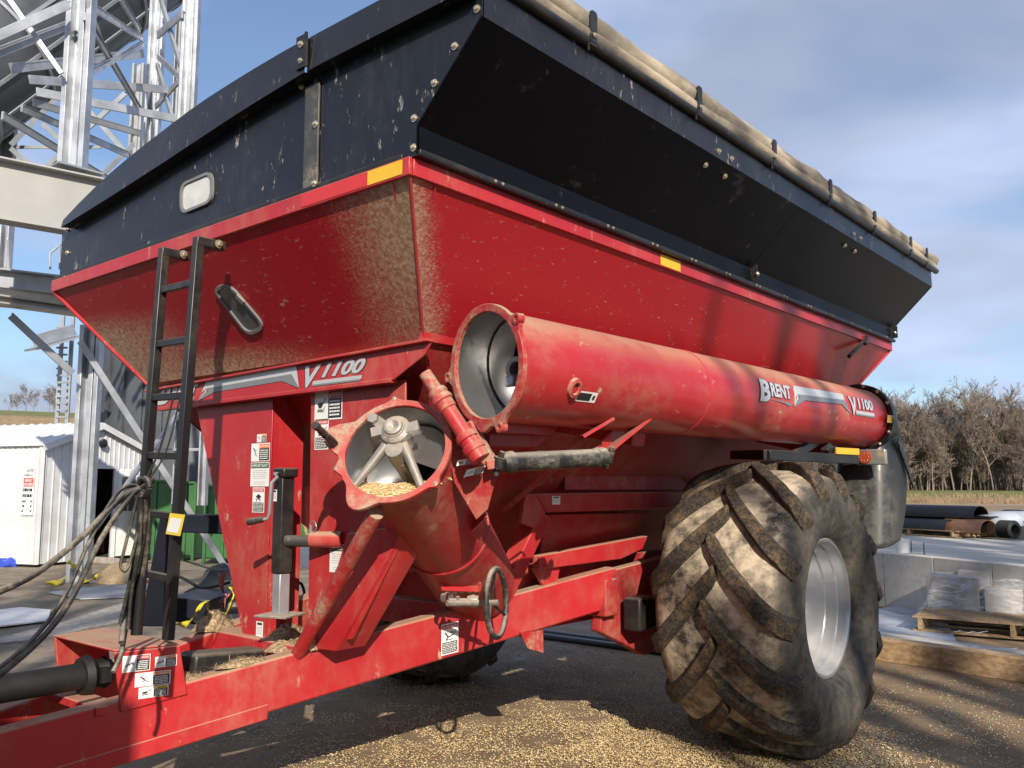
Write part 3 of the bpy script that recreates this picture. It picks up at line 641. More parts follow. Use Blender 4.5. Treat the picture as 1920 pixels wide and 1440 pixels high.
for t in (-.02, .12): 
    a = RA + RD * t; w = MB(); w.bar(a + V((0, 0, -.03)), mir(a) + V((0, 0, -.03)), .12 if t > .1 else .16, .04); part(w, 'tongue_crossmember', 'red', bevel=.006)
a = RA + RD * .42; w = MB(); w.bar(a + V((-.05, 0, -.10)), mir(a) + V((.05, 0, -.10)), .20, .18); part(w, 'tongue_crossmember', 'red', bevel=.01)
a = RA + RD * .74; w = MB(); w.bar(a + V((-.05, 0, -.14)), mir(a) + V((.05, 0, -.14)), .12, .16); part(w, 'tongue_crossmember', 'red_low', bevel=.01)
# tongue hitch plate at the front
w = MB(); a = RA + RD * -.33; w.prism([a + V((-.02, 0, -.02)), mir(a) + V((.02, 0, -.02)), V((XC - .09, -.25, .56)), V((XC + .09, -.25, .56))], (0, 0, -.10)); part(w, 'hitch_tongue', 'red', bevel=.01)
w = MB(); w.lathe([(-.03, .05), (.03, .05), (.03, .10), (-.03, .10)], (XC, -.33, .51), (0, 0, 1), 20, closed=True); part(w, 'hitch_ring', 'steel_cast')
# --- shield box over the tongue
def fp(px, py): return PN(px, py, RA + RS * .012, RS)
bx = [fp(213.6, 1224), fp(337.6, 1211), fp(352, 1302), fp(226, 1336)]
pb = panel('shield_plate', bx, -RS * .012, 'red', bevel=.004)
bm_ = [mir(p) for p in bx]; panel('shield_plate', bm_, V((RS.x, -RS.y, 0)) * .012, 'red', bevel=.004)
panel('shield_top', [bx[0] + V((0, 0, .002)), bx[1] + V((0, 0, .002)), bm_[1] + V((0, 0, .002)), bm_[0] + V((0, 0, .002))], (0, 0, .010), 'red', bevel=.004)
def bxd(px, py): return PN(px, py, RA + RS * .0125, RS)
for c, s_, sd in ((((228.5, 1262), (281, 1256), (228, 1231)), 'dangerw', 1), (((290, 1253), (331, 1247), (290, 1232)), 'warnw', 4), (((252, 1289), (319, 1281), (252.5, 1263)), 'warnw', 5), (((259, 1311), (315, 1303), (258, 1290)), 'caution', 6)):
    a, b, t = (bxd(*q) for q in c); decal('safety_decal', cart, planar(a, b, V((a.x, a.y, t.z))), s_, sd)
# PTO driveline
w = MB(); p0, p1 = PX(-60, 1302, XC), PX(150, 1268, XC); w.tube([p0, p1], .062, 16); part(w, 'pto_shaft', 'pto')
w = MB(); p2 = PX(205, 1258, XC); w.tube([p1, p1.lerp(p2, .25), p1.lerp(p2, .5), p1.lerp(p2, .8), p2], [.085, .095, .06, .075, .06], 14); w.box(p1.lerp(p2, .65), (.16, .05, .07)); part(w, 'pto_joint', 'pto')
w = MB(); w.bar(PX(348, 1252, XC + .03), PX(505, 1238, XC + .03), .16, .15); part(w, 'driveline_guard', 'black_metal', bevel=.02)
w = MB(); w.bar(PX(505, 1245, XC + .05), PX(700, 1190, XC + .05), .10, .10); part(w, 'gearbox_shaft', 'steel_cast', bevel=.02)
w = MB(); w.lathe([(0, .0), (0, .04), (.012, .04), (.012, 0)], PX(541, 1231, XC + .14), (.8, -.6, .1), 16); w.tube([PX(541, 1231, XC + .15), PX(500, 1248, XC + .15)], .01, 8); part(w, 'coupler', 'galv')
fh0 = V((_f.x, _f.y, 0)).normalized()
# ---------------------------------------------------------------- augers
def frame_of(ax, upref=(0, 0, 1)):
    ax = V(ax).normalized(); e1 = V(upref).cross(ax).normalized(); return ax, e1, ax.cross(e1)     # e1 to the right when looking along -ax, e2 up
def annulus(o, ax, e1, e2, rin, rfun, th, n=72):
    mb = MB(); vs = []
    for j in range(n):
        t = 2 * math.pi * j / n; d = e1 * math.cos(t) + e2 * math.sin(t)
        for r_, k in ((rin, 0), (rfun(t), 0), (rfun(t), 1), (rin, 1)): vs.append(o + d * r_ + ax * (th * (k - .5)))
    fs = []
    for j in range(n):
        j2 = (j + 1) % n
        for k in range(4): fs.append((j * 4 + k, j2 * 4 + k, j2 * 4 + (k + 1) % 4, j * 4 + (k + 1) % 4))
    return mb.add(vs, fs)
def lobes(base, ls):
    def f(t):
        r_ = base
        for a, h, wd in ls:
            d = abs((t - R(a) + math.pi) % (2 * math.pi) - math.pi) / R(wd)
            if d < 1: r_ = max(r_, base + h * (math.cos(d * math.pi) * .5 + .5) ** .8)
        return r_
    return f
def helicoid(o, ax, e1, e2, r0, r1, a0, a1, pitch, th=.006, n=40):
    mb = MB(); vs = []
    for i in range(n + 1):
        a = a0 + (a1 - a0) * i / n; d = e1 * math.cos(a) + e2 * math.sin(a); z = ax * (-pitch * (a - a0) / (2 * math.pi))
        vs += [o + d * r0 + z, o + d * r1 + z]
    return mb.add(vs, [(2 * i, 2 * i + 1, 2 * i + 3, 2 * i + 2) for i in range(n)])
LA = PD(741, 845, 4.0); LB = PD(893, 1095, 5.35)
la, l1, l2 = frame_of(LA - LB); LL = (LA - LB).length; RT = .240
low = empty('lower_auger', LB, cart)
w = MB(); w.lathe([(0, RT * .9), (.02, RT), (LL * .45, RT), (LL * .455, RT + .008), (LL * .47, RT + .008), (LL * .475, RT), (LL, RT)], LB, la, 56, e1=l1); part(w, 'auger_tube', 'red_low', low)
w = MB(); w.lathe([(LL, RT - .004), (LL - .62, RT - .004), (LL - .62, .02)], LB, la, 56, e1=l1); part(w, 'tube_liner', 'steel', low)
part(annulus(LA, la, l1, l2, RT - .006, lobes(RT + .024, [(166, .11, 22), (243, .065, 22), (322, .028, 9), (100, .026, 7), (200, .03, 8)]), .022), 'mouth_flange', 'red_worn', low, bevel=.003)
for a_ in (200, 322, 100, 30): bolt(LA + (l1 * math.cos(R(a_)) + l2 * math.sin(R(a_))) * (RT + .038) + la * .011, la, .6, low)
part(helicoid(LA - la * .05, la, l1, l2, .04, RT - .012, R(-20), R(330), .40), 'flighting', 'steel', low, smooth=60)
w = MB(); w.cyl(LA - la * .58, LA + la * .02, .042, 18); part(w, 'auger_shaft', 'steel_cast', low)
hb = LA + l2 * .095 + l1 * -.01
w = MB(); w.lathe([(-.10, .055), (-.02, .06), (.0, .075), (.03, .072), (.045, .05), (.05, .05), (.05, .0)], hb, la, 24); w.lathe([(.05, .045), (.062, .043), (.066, .03), (.05, 0)], hb, la, 20)
for s_ in (-1, 1): w.bar(hb + l1 * s_ * .05 + la * .015, hb + l1 * s_ * .11 + l2 * .02 * s_ + la * .015, .05, .045, la)
part(w, 'bearing_hub', 'steel_cast', low, bevel=.004)
for s_, e_ in ((-1, (-.185, -.155)), (1, (.15, -.185))):
    w = MB(); w.tube([hb + l2 * -.04 + l1 * .03 * s_ - la * .01, LA + l1 * e_[0] + l2 * e_[1] - la * .05], [.026, .016], 10); part(w, 'hub_arm', 'steel_cast', low)
w = MB(); w.bar(LA + l1 * -.13 + l2 * .17 - la * .02, hb + l1 * -.05 + l2 * .02, .05, .03, la); w.lathe([(0, .028), (.02, .026), (.02, 0)], LA + l1 * -.135 + l2 * .165, la, 6); part(w, 'hub_arm', 'steel_cast', low)
w = MB(); c0 = hb - la * .12 - l2 * .06; w.box(c0, (.10, .10, .07), Matrix((l1, la, l2)).transposed()); w.box(c0 - l2 * .05 + l1 * .02 + la * .02, (.05, .07, .05), Matrix((l1, la, l2)).transposed()); part(w, 'drive_coupling', 'steel_cast', low, bevel=.008)
# corn lying in the mouth, level
mb = MB(); ns, nw = 16, 26; vs = []
for i in range(ns):
    s_ = .26 * i / (ns - 1)
    h = -.238 + .135 * min(1, s_ / .13) ** .8 + (.25 * (s_ - .13) if s_ > .13 else 0)
    hw = math.sqrt(max(1e-4, (RT - .006) ** 2 - min(h, 0) ** 2))
    for j in range(nw):
        u_ = -1 + 2 * j / (nw - 1); hh = h + .022 * (abs(u_ + .15) ** 2) * min(1, s_ * 8) + .008 * mnoise.noise((u_ * 4, s_ * 9, 0)); hw2 = math.sqrt(max(1e-4, (RT - .006) ** 2 - min(hh, 0) ** 2)) if abs(u_) > .9 else hw
        vs.append(LA - la * (s_ + .005) + l1 * u_ * hw2 + l2 * hh)
mb.add(vs, [(i * nw + j, (i + 1) * nw + j, (i + 1) * nw + j + 1, i * nw + j + 1) for i in range(ns - 1) for j in range(nw - 1)])
def kern(mb, p, r_, up=None):
    a = random.random() * 6.28; c, s = math.cos(a), math.sin(a); t = random.uniform(-.5, .5)
    x = V((c, s, t)) * r_; y = V((-s, c, random.uniform(-.4, .4))) * r_ * .8; z = V((0, 0, 1)) * r_ * .55
    mb.add([p + x, p + y, p - x, p - y, p + z, p - z], [(0, 1, 4), (1, 2, 4), (2, 3, 4), (3, 0, 4), (1, 0, 5), (2, 1, 5), (3, 2, 5), (0, 3, 5)])
base_pts = [V(p) for p in vs]
for _ in range(2600):
    p = random.choice(base_pts) + l1 * random.uniform(-.011, .011) - la * random.uniform(-.010, .012); kern(mb, p + V((0, 0, .002)), .0062)
tag(part(mb, 'corn_in_mouth', 'corn', low, smooth=0), kind='stuff')
# latch lever on the mouth flange
w = MB(); p0 = LA + l1 * -.325 + l2 * .055 + la * .02; p1 = PD(591, 797, 3.83); w.bar(p0 + l1 * .03 - l2 * .02, p0.lerp(p1, .35), .045, .03, la); w.tube([p0.lerp(p1, .3), p0.lerp(p1, .62), p0.lerp(p1, .64), p0.lerp(p1, .8), p0.lerp(p1, .82), p1], [.017, .017, .013, .013, .018, .018], 12); part(w, 'latch_lever', 'black_metal', low, bevel=.003)
# strut from the flange ear to the rail, and box braces
w = MB(); pa = PD(705, 962, 3.95); pb2 = RA + RD * .375 + RS * -.02 + V((0, 0, -.01)); w.tube([pa, pb2], .036, 16); part(w, 'mouth_strut', 'red_worn')
bp0 = PY(752, 985, 2.90); bp1 = RA + RD * .47 + RS * -.07
w = MB(); w.prism([PY(650, 1000, 2.92), PY(757, 984, 2.92), PY(757, 992, 2.92), PY(628, 1222, 2.92), PY(585, 1217, 2.92)], (0, .20, 0)); part(w, 'box_brace', 'red', bevel=.008)
# boot and gate at the foot of the lower auger
w = MB(); w.lathe([(-.20, .02), (-.20, .17), (-.05, RT * .93), (.03, RT * .93)], LB, la, 40); part(w, 'auger_boot', 'red_low', low)
gz = PD(862, 1112, 4.75)
w = MB(); w.bar(PD(832, 1102, 4.72), PD(898, 1104, 4.80), .02, .03); w.bar(PD(826, 1092, 4.72), PD(832, 1106, 4.72), .02, .02); w.bar(PD(898, 1092, 4.8), PD(897, 1108, 4.8), .02, .02); part(w, 'gate_bracket', 'red', low)
w = MB(); w.tube([PD(840, 1126, 4.74), PD(884, 1126, 4.80)], .013, 10); w.tube([PD(858, 1118, 4.76), PD(858, 1138, 4.76)], .012, 8); w.lathe([(-.02, .03), (.02, .03)], PD(838, 1120, 4.74), (1, 0, .1), 12); w.lathe([(-.03, .028), (.0, .036), (.03, .028)], PD(887, 1127, 4.80), (.8, .6, 0), 14)
for q_ in (838, 852, 866, 880, 892): w.lathe([(-.012, .012), (.012, .012)], PD(q_, 1108, 4.74 + (q_ - 838) * .0014), (.7, .7, 0), 8)
part(w, 'gate_linkage', 'steel_cast', low)
# hand wheel
hwc = PD(931, 1130, 4.66); hax = (_r * .95 - fh0 * .28 + V((0, 0, .05))).normalized(); hax, g1, g2 = frame_of(hax)
hw_ = empty('hand_wheel', hwc, cart)
w = MB(); n_ = 40; path = [hwc + (g1 * math.cos(a) + g2 * math.sin(a)) * .175 for a in np.linspace(0, 2 * math.pi, n_ + 1)]; w.tube(path, .015, 10, cap=False); part(w, 'wheel_rim', 'hydraulic', hw_)
for a in (90, 210, 330):
    w = MB(); w.tube([hwc - hax * .03, hwc + (g1 * math.cos(R(a)) + g2 * math.sin(R(a))) * .17], .008, 8); part(w, 'spoke', 'black_metal', hw_)
w = MB(); w.tube([hwc + hax * .01, hwc - hax * .28], .016, 10); part(w, 'wheel_shaft', 'steel_cast', hw_)
# --- upper (folded) auger
RT = .252
XT, TZ0, TZ1, TY0, TY1 = -2.625, 2.268, 2.31, 2.94, 7.72
ua = (V((XT, TY1, TZ1)) - V((XT, TY0, TZ0))).normalized()
upp = empty('folded_auger', (XT, TY0, TZ0), cart)
u0 = V((XT, TY0, TZ0)); mn = V((-.21, -1, -.05)).normalized()
def mitre(p): d = (p - u0).dot(mn); return p - ua * (d / ua.dot(mn))
_, t1, t2 = frame_of(-ua)
def ringpt(a, r_, y): return u0 + ua * y + (t1 * math.cos(a) + t2 * math.sin(a)) * r_
TL = (V((XT, TY1, TZ1)) - u0).length
def utube(r_, ys, n=64):
    mb = MB(); vs = []
    for k, y in enumerate(ys):
        for j in range(n):
            a = 2 * math.pi * j / n; rr = r_(y) if callable(r_) else r_; p = ringpt(a, rr, y)
            if k == 0: p = mitre(p)
            vs.append(p)
    return mb.add(vs, [(i * n + j, i * n + (j + 1) % n, (i + 1) * n + (j + 1) % n, (i + 1) * n + j) for i in range(len(ys) - 1) for j in range(n)])
part(utube(RT, [0] + list(np.linspace(.3, TL, 20))), 'auger_tube', 'red_tube', upp, fix=True)
w = MB(); w.lathe([(1.62, RT), (1.622, RT + .004), (1.66, RT + .004), (1.662, RT)], u0, ua, 56); part(w, 'joint_band', 'red_tube', upp)
o_ = utube(RT - .005, [0, .3, .9]); part(o_, 'tube_liner', 'steel', upp)
w = MB(); w.lathe([(.9, .0), (.9, RT - .005)], u0, ua, 40); part(w, 'dark_interior_plate', 'steel_cast', upp)
m_ax, m1, m2 = frame_of(mn)
part(annulus(u0 + mn * .006, m_ax, m1, m2, RT - .012, lobes(RT + .024, [(36, .036, 10), (185, .036, 10), (288, .036, 10), (262, .03, 14)]), .024), 'mouth_flange', 'red_worn', upp, bevel=.003)
for a_ in (36, 185, 288):
    c_ = u0 + mn * .02 + (m1 * math.cos(R(a_)) + m2 * math.sin(R(a_))) * (RT + .045); w = MB(); w.lathe([(-.03, .012), (-.03, .024), (.004, .024), (.004, .012)], c_, mn, 14, closed=True); part(w, 'latch_ear', 'red_worn', upp)
part(helicoid(u0 + ua * .16, -ua, t1, t2, .045, RT - .014, R(75), R(275), .42), 'flighting', 'steel', upp, smooth=60)
part(helicoid(u0 + ua * .42, -ua, t1, t2, .045, RT - .014, R(200), R(520), .42), 'flighting', 'steel', upp, smooth=60)
sc_ = u0 + t1 * .075 + t2 * -.015
w = MB(); w.lathe([(.62, .05), (.16, .05), (.13, .058), (.10, .058), (.10, .036), (.16, .034)], sc_, ua, 24); part(w, 'shaft_coupling', 'steel_cast', upp)
w = MB(); w.box(sc_ + ua * .09 + t2 * -.055 + t1 * -.02, (.05, .03, .05)); part(w, 'drive_dog', 'galv', upp, bevel=.008)
w = MB(); cI = u0 + ua * .33 + ringpt(R(-22), RT, 0) - u0; nI = (ringpt(R(-22), 1, 0) - u0).normalized(); w.lathe([(-.01, .05), (.012, .046), (.016, .03), (.004, .026)], cI, nI, 20); part(w, 'pivot_boss', 'red_worn', upp)
def cylmap(y0, y1, a0, a1, r_=RT):
    return lambda u, v, l: ringpt(R(a0 + (a1 - a0) * v), r_ + .0022 + l * .0012, y0 + (y1 - y0) * u)
decal('small_label', upp, cylmap(.37, .53, -36, -24), 'strip', 1)
# tube angle convention: 0 = outward side, 90 = top
lgY0 = PX(1424, 745, XT + RT).y - TY0; lgY1 = PX(1640, 800, XT + RT).y - TY0
def lgm(u, v, l): return ringpt(R(-6 + 34 * v), RT + .0045 + l * .0014, lgY0 + (lgY1 - lgY0) * u)
logo(upp, lgm, 3)
# cradle and brackets below the tube
w = MB(); w.prism([PX(930, 783, -2.70), PX(1056, 792, -2.70), PX(1030, 815, -2.70), PX(930, 812, -2.70)], (-.06, 0, 0)); part(w, 'tube_cradle', 'red', bevel=.004)
w = MB(); w.prism([PX(918, 812, -2.76), PX(1028, 816, -2.76), PX(1010, 838, -2.76), PX(918, 838, -2.76)], (-.08, 0, 0)); part(w, 'tube_cradle', 'red_low', bevel=.004)
w = MB(); a_ = PX(1090, 820, -2.60); b_ = PX(1147, 786, -2.50); w.bar(a_, b_, .016, .09, (1, 0, .4)); part(w, 'cradle_arm', 'red_tube')
w = MB(); a_ = PX(1140, 845, -2.62); b_ = PX(1213, 786, -2.50); w.bar(a_, b_, .016, .09, (1, 0, .4)); part(w, 'cradle_arm', 'red_tube')
w = MB(); w.prism([PX(1110, 850, -2.64), PX(1150, 806, -2.64), PX(1185, 806, -2.64), PX(1145, 856, -2.64)], (-.012, 0, 0)); part(w, 'cradle_plate', 'red')
w = MB(); w.bar((-2.66, 4.25, 2.0), (-3.3, 4.3, 2.12), .12, .10); part(w, 'cradle_support', 'red_low', bevel=.006)
w = MB(); w.bar((-2.63, 7.0, 2.01), (-3.2, 7.0, 2.15), .12, .10); part(w, 'cradle_support', 'red_low', bevel=.006)
# hinge: plate, barrel, bushings
hg = empty('auger_hinge', PD(850, 780, 3.95), cart)
q0, q1 = PD(797, 700, 3.98), PD(902, 862, 3.86); hd = (q1 - q0).normalized()
w = MB(); L_ = (q1 - q0).length; w.lathe([(0, .0), (0, .030), (.20 * L_, .030), (.20 * L_, .040), (.24 * L_, .048), (.27 * L_, .042), (.30 * L_, .050), (.33 * L_, .050), (.34 * L_, .042), (.42 * L_, .042), (.43 * L_, .036), (.70 * L_, .036), (.71 * L_, .046), (.77 * L_, .050), (.78 * L_, .042), (.83 * L_, .042), (.84 * L_, .052), (.90 * L_, .052), (.91 * L_, .046), (.99 * L_, .046), (1.0 * L_, .038), (1.0 * L_, .0)], q0, hd, 22); part(w, 'hinge_barrel', 'red_worn', hg)
w = MB(); w.prism([PD(828, 770, 4.05), PD(862, 775, 4.05), PD(935, 880, 4.02), PD(915, 955, 4.10), PD(893, 975, 4.12), PD(852, 905, 4.02)], (-.02, .02, 0)); part(w, 'hinge_plate', 'red_low', hg, bevel=.003)
w = MB(); w.bar(PD(868, 800, 4.06), PD(912, 872, 4.0), .05, .11); part(w, 'hinge_block', 'red_worn', hg, bevel=.01)
w = MB(); w.bar(PD(880, 988, 4.45), PD(910, 960, 4.35), .012, .06); part(w, 'hinge_rib', 'red', hg)
for (a_, b_, c_, sd) in (((856, 873), (890, 868), (859, 862), 3), ((870, 894), (905, 886), (876, 880), 7)):
    P_ = [PD(*q, 4.0) for q in (a_, b_, c_)]; decal('small_label', hg, planar(*[p - _f * .02 for p in P_]), 'warnw', sd)
# hydraulic cylinder
hy = empty('hydraulic_cylinder', PD(1040, 858, 4.1), cart); y0_, y1_ = PD(936, 868, 3.98), PD(1142, 857, 4.42); hx = (y1_ - y0_).normalized(); Lh = (y1_ - y0_).length
w = MB(); w.lathe([(.02, .0), (.02, .03), (.05, .05), (.07, .052), (.08, .044), (Lh * .86, .044), (Lh * .87, .05), (Lh * .94, .05), (Lh * .95, 0)], y0_, hx, 24); part(w, 'cylinder_barrel', 'hydraulic', hy)
for e_, s_ in ((y0_, 1.0), (y1_, .8)):
    w = MB(); w.lathe([(-.026, .013), (-.026, .028 * s_), (.026, .028 * s_), (.026, .013)], e_, (0.3, 0, 1), 16, closed=True); w.cyl(e_ + V((-.02, 0, -.055)), e_ + V((.02, 0, .05)), .013, 10); part(w, 'clevis_pin', 'hydraulic', hy)
w = MB(); w.tube([y0_ + V((0, .28, .055)), y0_ + V((.0, .5, .06)), y0_ + V((0, .53, .03))], .008, 8); part(w, 'hydraulic_line', 'galv', hy)
w = MB(); w.bar(PD(912, 872, 3.97), y0_, .03, .045); part(w, 'clevis_lug', 'red_worn', hy, bevel=.004)
# --- side frame: beam, legs, gussets (inboard of the wheel)
XB = -3.4
w = MB(); w.prism([PX(1004, 926, XB), PX(1025, 961, XB), V((XB, 7.2, 1.565)), V((XB, 7.2, 1.70))], (-.10, 0, 0)); part(w, 'side_beam', 'red', bevel=.008)
w = MB(); w.prism([PX(986, 928, XB + .02), PX(1003, 925, XB + .02), PX(1024, 962, XB + .02), PX(1002, 990, XB + .02), PX(978, 980, XB + .02)], (-.03, 0, 0)); part(w, 'beam_end_plate', 'red', bevel=.004)
w = MB(); w.bar(PX(1012, 962, XB - .03), RA + RD * .745 + RS * -.05, .11, .12, (1, 0, 0)); part(w, 'side_leg', 'red', bevel=.01)
a, b, t = PX(1035, 946, XB + .001), PX(1050, 946, XB + .001), PX(1035, 930, XB + .001); decal('small_label', cart, planar(a, b, t), 'small', 3)
w = MB(); w.prism([PX(1060, 918, XB - .02), PX(1060, 885, XB - .05), PX(1250, 872, XB - .05), PX(1300, 918, XB - .02)], (-.01, 0, 0)); part(w, 'hopper_stiffener', 'red_low')
w = MB(); w.prism([PX(1012, 1042, XB - .06), PX(1215, 1005, XB - .06), PX(1205, 1030, XB - .06), PX(1165, 1048, XB - .06), PX(1012, 1068, XB - .06)], (-.06, 0, 0)); part(w, 'lower_side_beam', 'red', bevel=.006)
w = MB(); w.prism([PX(1000, 1065, XB - .10), PX(1050, 1062, XB - .10), PX(1045, 1092, XB - .10), PX(1020, 1100, XB - .10)], (-.02, 0, 0)); part(w, 'gusset_plate', 'red')
w = MB(); w.prism([PX(1025, 965, XB - .10), PX(1215, 962, XB - .10), PX(1215, 1005, XB - .22), PX(1012, 1042, XB - .22)], (-.01, 0, 0)); part(w, 'lower_skirt_panel', 'red_low')
w = MB(); w.bar(PX(985, 930, -3.5), PX(930, 975, -3.9), .05, .05); part(w, 'diagonal_tie', 'red_low'); w = MB(); w.bar(PX(1050, 868, -3.2), PX(945, 958, -3.5), .04, .03); part(w, 'diagonal_tie', 'red_low')
# axle, gussets behind the wheel
AX, AY, AZ = -2.655, 5.921, .934
w = MB(); w.box((XC, AY, AZ), (3.0, .26, .28)); part(w, 'axle_beam', 'red_low', bevel=.015)
w = MB(); w.prism([(-3.42, 5.0, 1.16), (-3.42, 6.9, 1.3), (-3.42, 6.9, .72), (-3.42, 5.5, .55), (-3.42, 4.95, .78)], (-.08, 0, 0)); part(w, 'axle_side_plate', 'red_low', bevel=.01)
w = MB(); w.box((-3.30, 5.25, .88), (.14, .22, .22)); part(w, 'scale_housing', 'black_metal', bevel=.02)
w = MB(); w.box((XC, 5.0, 1.0), (1.9, .14, .24)); part(w, 'frame_crossmember', 'red_low', bevel=.01)
w = MB(); w.prism([(XC - .8, 4.4, 1.25), (XC + .7, 4.4, 1.25), (XC + .55, 4.7, .80), (XC - .6, 4.7, .80)], (0, .02, 0)); part(w, 'sump_plate', 'red_low')
w = MB(); w.prism([(-3.62, 3.9, 1.24), (-3.62, 7.0, 1.24), (-3.62, 7.0, .82), (-3.62, 4.5, .82)], (-.02, 0, 0)); part(w, 'frame_side_plate', 'red_low')
w = MB(); w.prism([PX(990, 1216, -3.5), PX(1019, 1224, -3.5), PX(1018, 1175, -3.5), PX(975, 1186, -3.5)], (-.02, .02, 0)); part(w, 'drain_flap', 'red_worn')
# --- wheels
WX, WR = .47, .915
def make_wheel(name, loc):
    e = empty(name, loc, cart)
    prof = [(.34, .44), (.40, .47), (.445, .52), (.475, .60), (.482, .68), (.47, .75), (.44, .81), (.40, .855), (.33, .885), (.2, .903), (0, .91), (-.2, .903), (-.33, .885), (-.40, .855), (-.44, .81), (-.47, .75), (-.482, .68), (-.475, .60), (-.445, .52), (-.40, .47), (-.34, .44)]
    mb = MB(); mb.lathe(prof, (0, 0, 0), (1, 0, 0), 120)
    vs = []
    for x, y, z in mb.v:                                     # sag at the contact patch, small bulges
        r_ = math.hypot(y, z); a = math.atan2(z, y); s = max(0, -math.sin(a))
        bul = .035 * s ** 8 * (1 if abs(x) > .4 else 0); x = x + math.copysign(bul, x)
        dd = .004 * mnoise.noise((x * 5, math.cos(a) * 6, math.sin(a) * 6)); y *= (1 + dd); z *= (1 + dd)
        vs.append((x, y, max(z, -AZ + .004)))
    mb.v = vs; ty = mb.build('tyre', M['rubber'], e, 60); ty.location = (0, 0, 0)
    # tread bars
    def lug(side):
        b = MB(); n = 14; vs = []
        for i in range(n + 1):
            s = i / n; x = side * (-.035 + s * .505); ax_ = abs(x)
            r0 = .905 - .02 * (ax_ / .33) ** 2 if ax_ < .33 else .885 - (ax_ - .33) * .55 - max(0, ax_ - .42) * 1.2
            th = -R(35) * (s ** .86); hgt = .068 * (1 if s < .82 else 1 - .35 * (s - .82) / .18); wd = .037 + .010 * s
            if i == 0: wd *= .75
            nzv = .005 * mnoise.noise((i * 1.7, side, 3))
            for (dw, dr) in ((-wd * 1.25, -.03), (-wd * .92 + nzv, hgt * .9), (-wd * .8, hgt + nzv), (wd * .8, hgt - nzv), (wd * .92, hgt * .9), (wd * 1.25, -.03)):
                rr = r0 + dr; a = th + dw / rr * 1.15
                if dr > 0 and s > .8: x2 = x + side * .012
                else: x2 = x
                vs.append((x2 + side * dw * .35, -rr * math.cos(a), rr * math.sin(a)))
        fs = [(i * 6 + j, (i + 1) * 6 + j, (i + 1) * 6 + j + 1, i * 6 + j + 1) for i in range(n) for j in range(5)]
        fs += [(0, 1, 2, 3, 4, 5), tuple(n * 6 + 5 - j for j in range(6))]
        b.add(vs, fs); me = b.mesh('tread_bar', M['lug'], 22)
        bm = bmesh.new(); bm.from_mesh(me); bmesh.ops.recalc_face_normals(bm, faces=bm.faces); bm.to_mesh(me); bm.free(); return me
    L1, L2 = lug(1), lug(-1); NL = 14
    for k in range(NL):
        for me, off in ((L1, 0), (L2, .5)):
            o = link('tread_bar', me, e, loc=(0, 0, 0)); o.rotation_euler = (-2 * math.pi * (k + off + .18) / NL, 0, 0)
    rp_ = [(.345, .452), (.372, .456), (.378, .448), (.375, .432), (.352, .425), (.30, .420), (.295, .405), (.22, .402), (.215, .386), (.12, .384), (.10, .375), (.02, .37), (.0, .355), (-.005, .24), (.02, .22), (.02, .15), (.07, .14), (.10, .10), (.10, 0)]
    mb = MB(); mb.lathe(rp_, (0, 0, 0), (1, 0, 0), 96); ri = mb.build('rim', M['rim'], e, 30); ri.location = (0, 0, 0)
    mb = MB(); mb.lathe([(-.36, .45), (-.37, .43), (-.1, .40), (-.05, .0)], (0, 0, 0), (1, 0, 0), 48); ri = mb.build('inner_rim', M['rim'], e, 30); ri.location = (0, 0, 0)
    for k in range(10):
        b = link('wheel_nut', BOLT, e, loc=(.022, .185 * math.cos(k * .6283), .185 * math.sin(k * .6283))); b.rotation_euler = V((1, 0, 0)).to_track_quat('Z', 'Y').to_euler()
    return e
wh = make_wheel('wheel', (AX, AY, AZ))
w2 = copy_tree(wh, cart); w2.location = V((2 * XC - AX, AY, AZ)) - V(cart.location); w2.rotation_euler = (0, 0, math.pi)
# --- spout hood at the tail of the auger
hd_ = empty('spout_hood', (XT, TY1, TZ1), cart)
w = MB(); w.lathe([(-.03, RT + .012), (-.03, RT + .045), (.05, RT + .045), (.05, RT + .012)], V((XT, TY1, TZ1)), ua, 48, closed=True); part(w, 'hood_flange', 'black_metal', hd_)
for k in range(14):
    a = 2 * math.pi * k / 14; bolt(V((XT, TY1, TZ1)) + (t1 * math.cos(a) + t2 * math.sin(a)) * (RT + .03) - ua * .03, -ua, .9, hd_)
mb = MB(); secs = []
def sec(y, zc, hy_, hz, wx, tilt, sq):
    out = []; n = 36
    for j in range(n):
        a = 2 * math.pi * j / n; c, s = math.cos(a), math.sin(a); p = sq
        cx = math.copysign(abs(c) ** p, c) * wx; cs = math.copysign(abs(s) ** p, s) * hz
        dy = -cs * math.sin(tilt); dz = cs * math.cos(tilt); out.append((XT + cx, y + dy + hy_, zc + dz))
    return out
for s_ in ((7.76, 2.31, 0, .262, .262, 0, 1), (7.88, 2.295, 0, .272, .265, R(10), .95), (7.99, 2.19, 0, .31, .262, R(35), .85), (8.03, 2.02, 0, .34, .26, R(60), .72), (7.99, 1.84, 0, .35, .255, R(80), .62), (7.93, 1.60, 0, .33, .25, R(88), .55), (7.87, 1.42, 0, .30, .24, R(92), .5), (7.80, 1.26, 0, .27, .23, R(98), .5)): secs.append(sec(*s_))
vs = [p for s_ in secs for p in s_]; n = 36
mb.add(vs, [(i * n + j, i * n + (j + 1) % n, (i + 1) * n + (j + 1) % n, (i + 1) * n + j) for i in range(len(secs) - 1) for j in range(n)])
hood = part(mb, 'hood_shell', 'poly', hd_, smooth=80, fix=True); sm = hood.modifiers.new('sub', 'SUBSURF'); sm.levels = 1; sm.render_levels = 2
sd_ = hood.modifiers.new('wall', 'SOLIDIFY'); sd_.thickness = .008
w = MB(); w.bar((XT + RT + .022, 7.85, 2.12), (XT + RT + .018, 8.24, 1.74), .012, .05, (0, .6, .8)); part(w, 'hood_strap', 'black_metal', hd_)
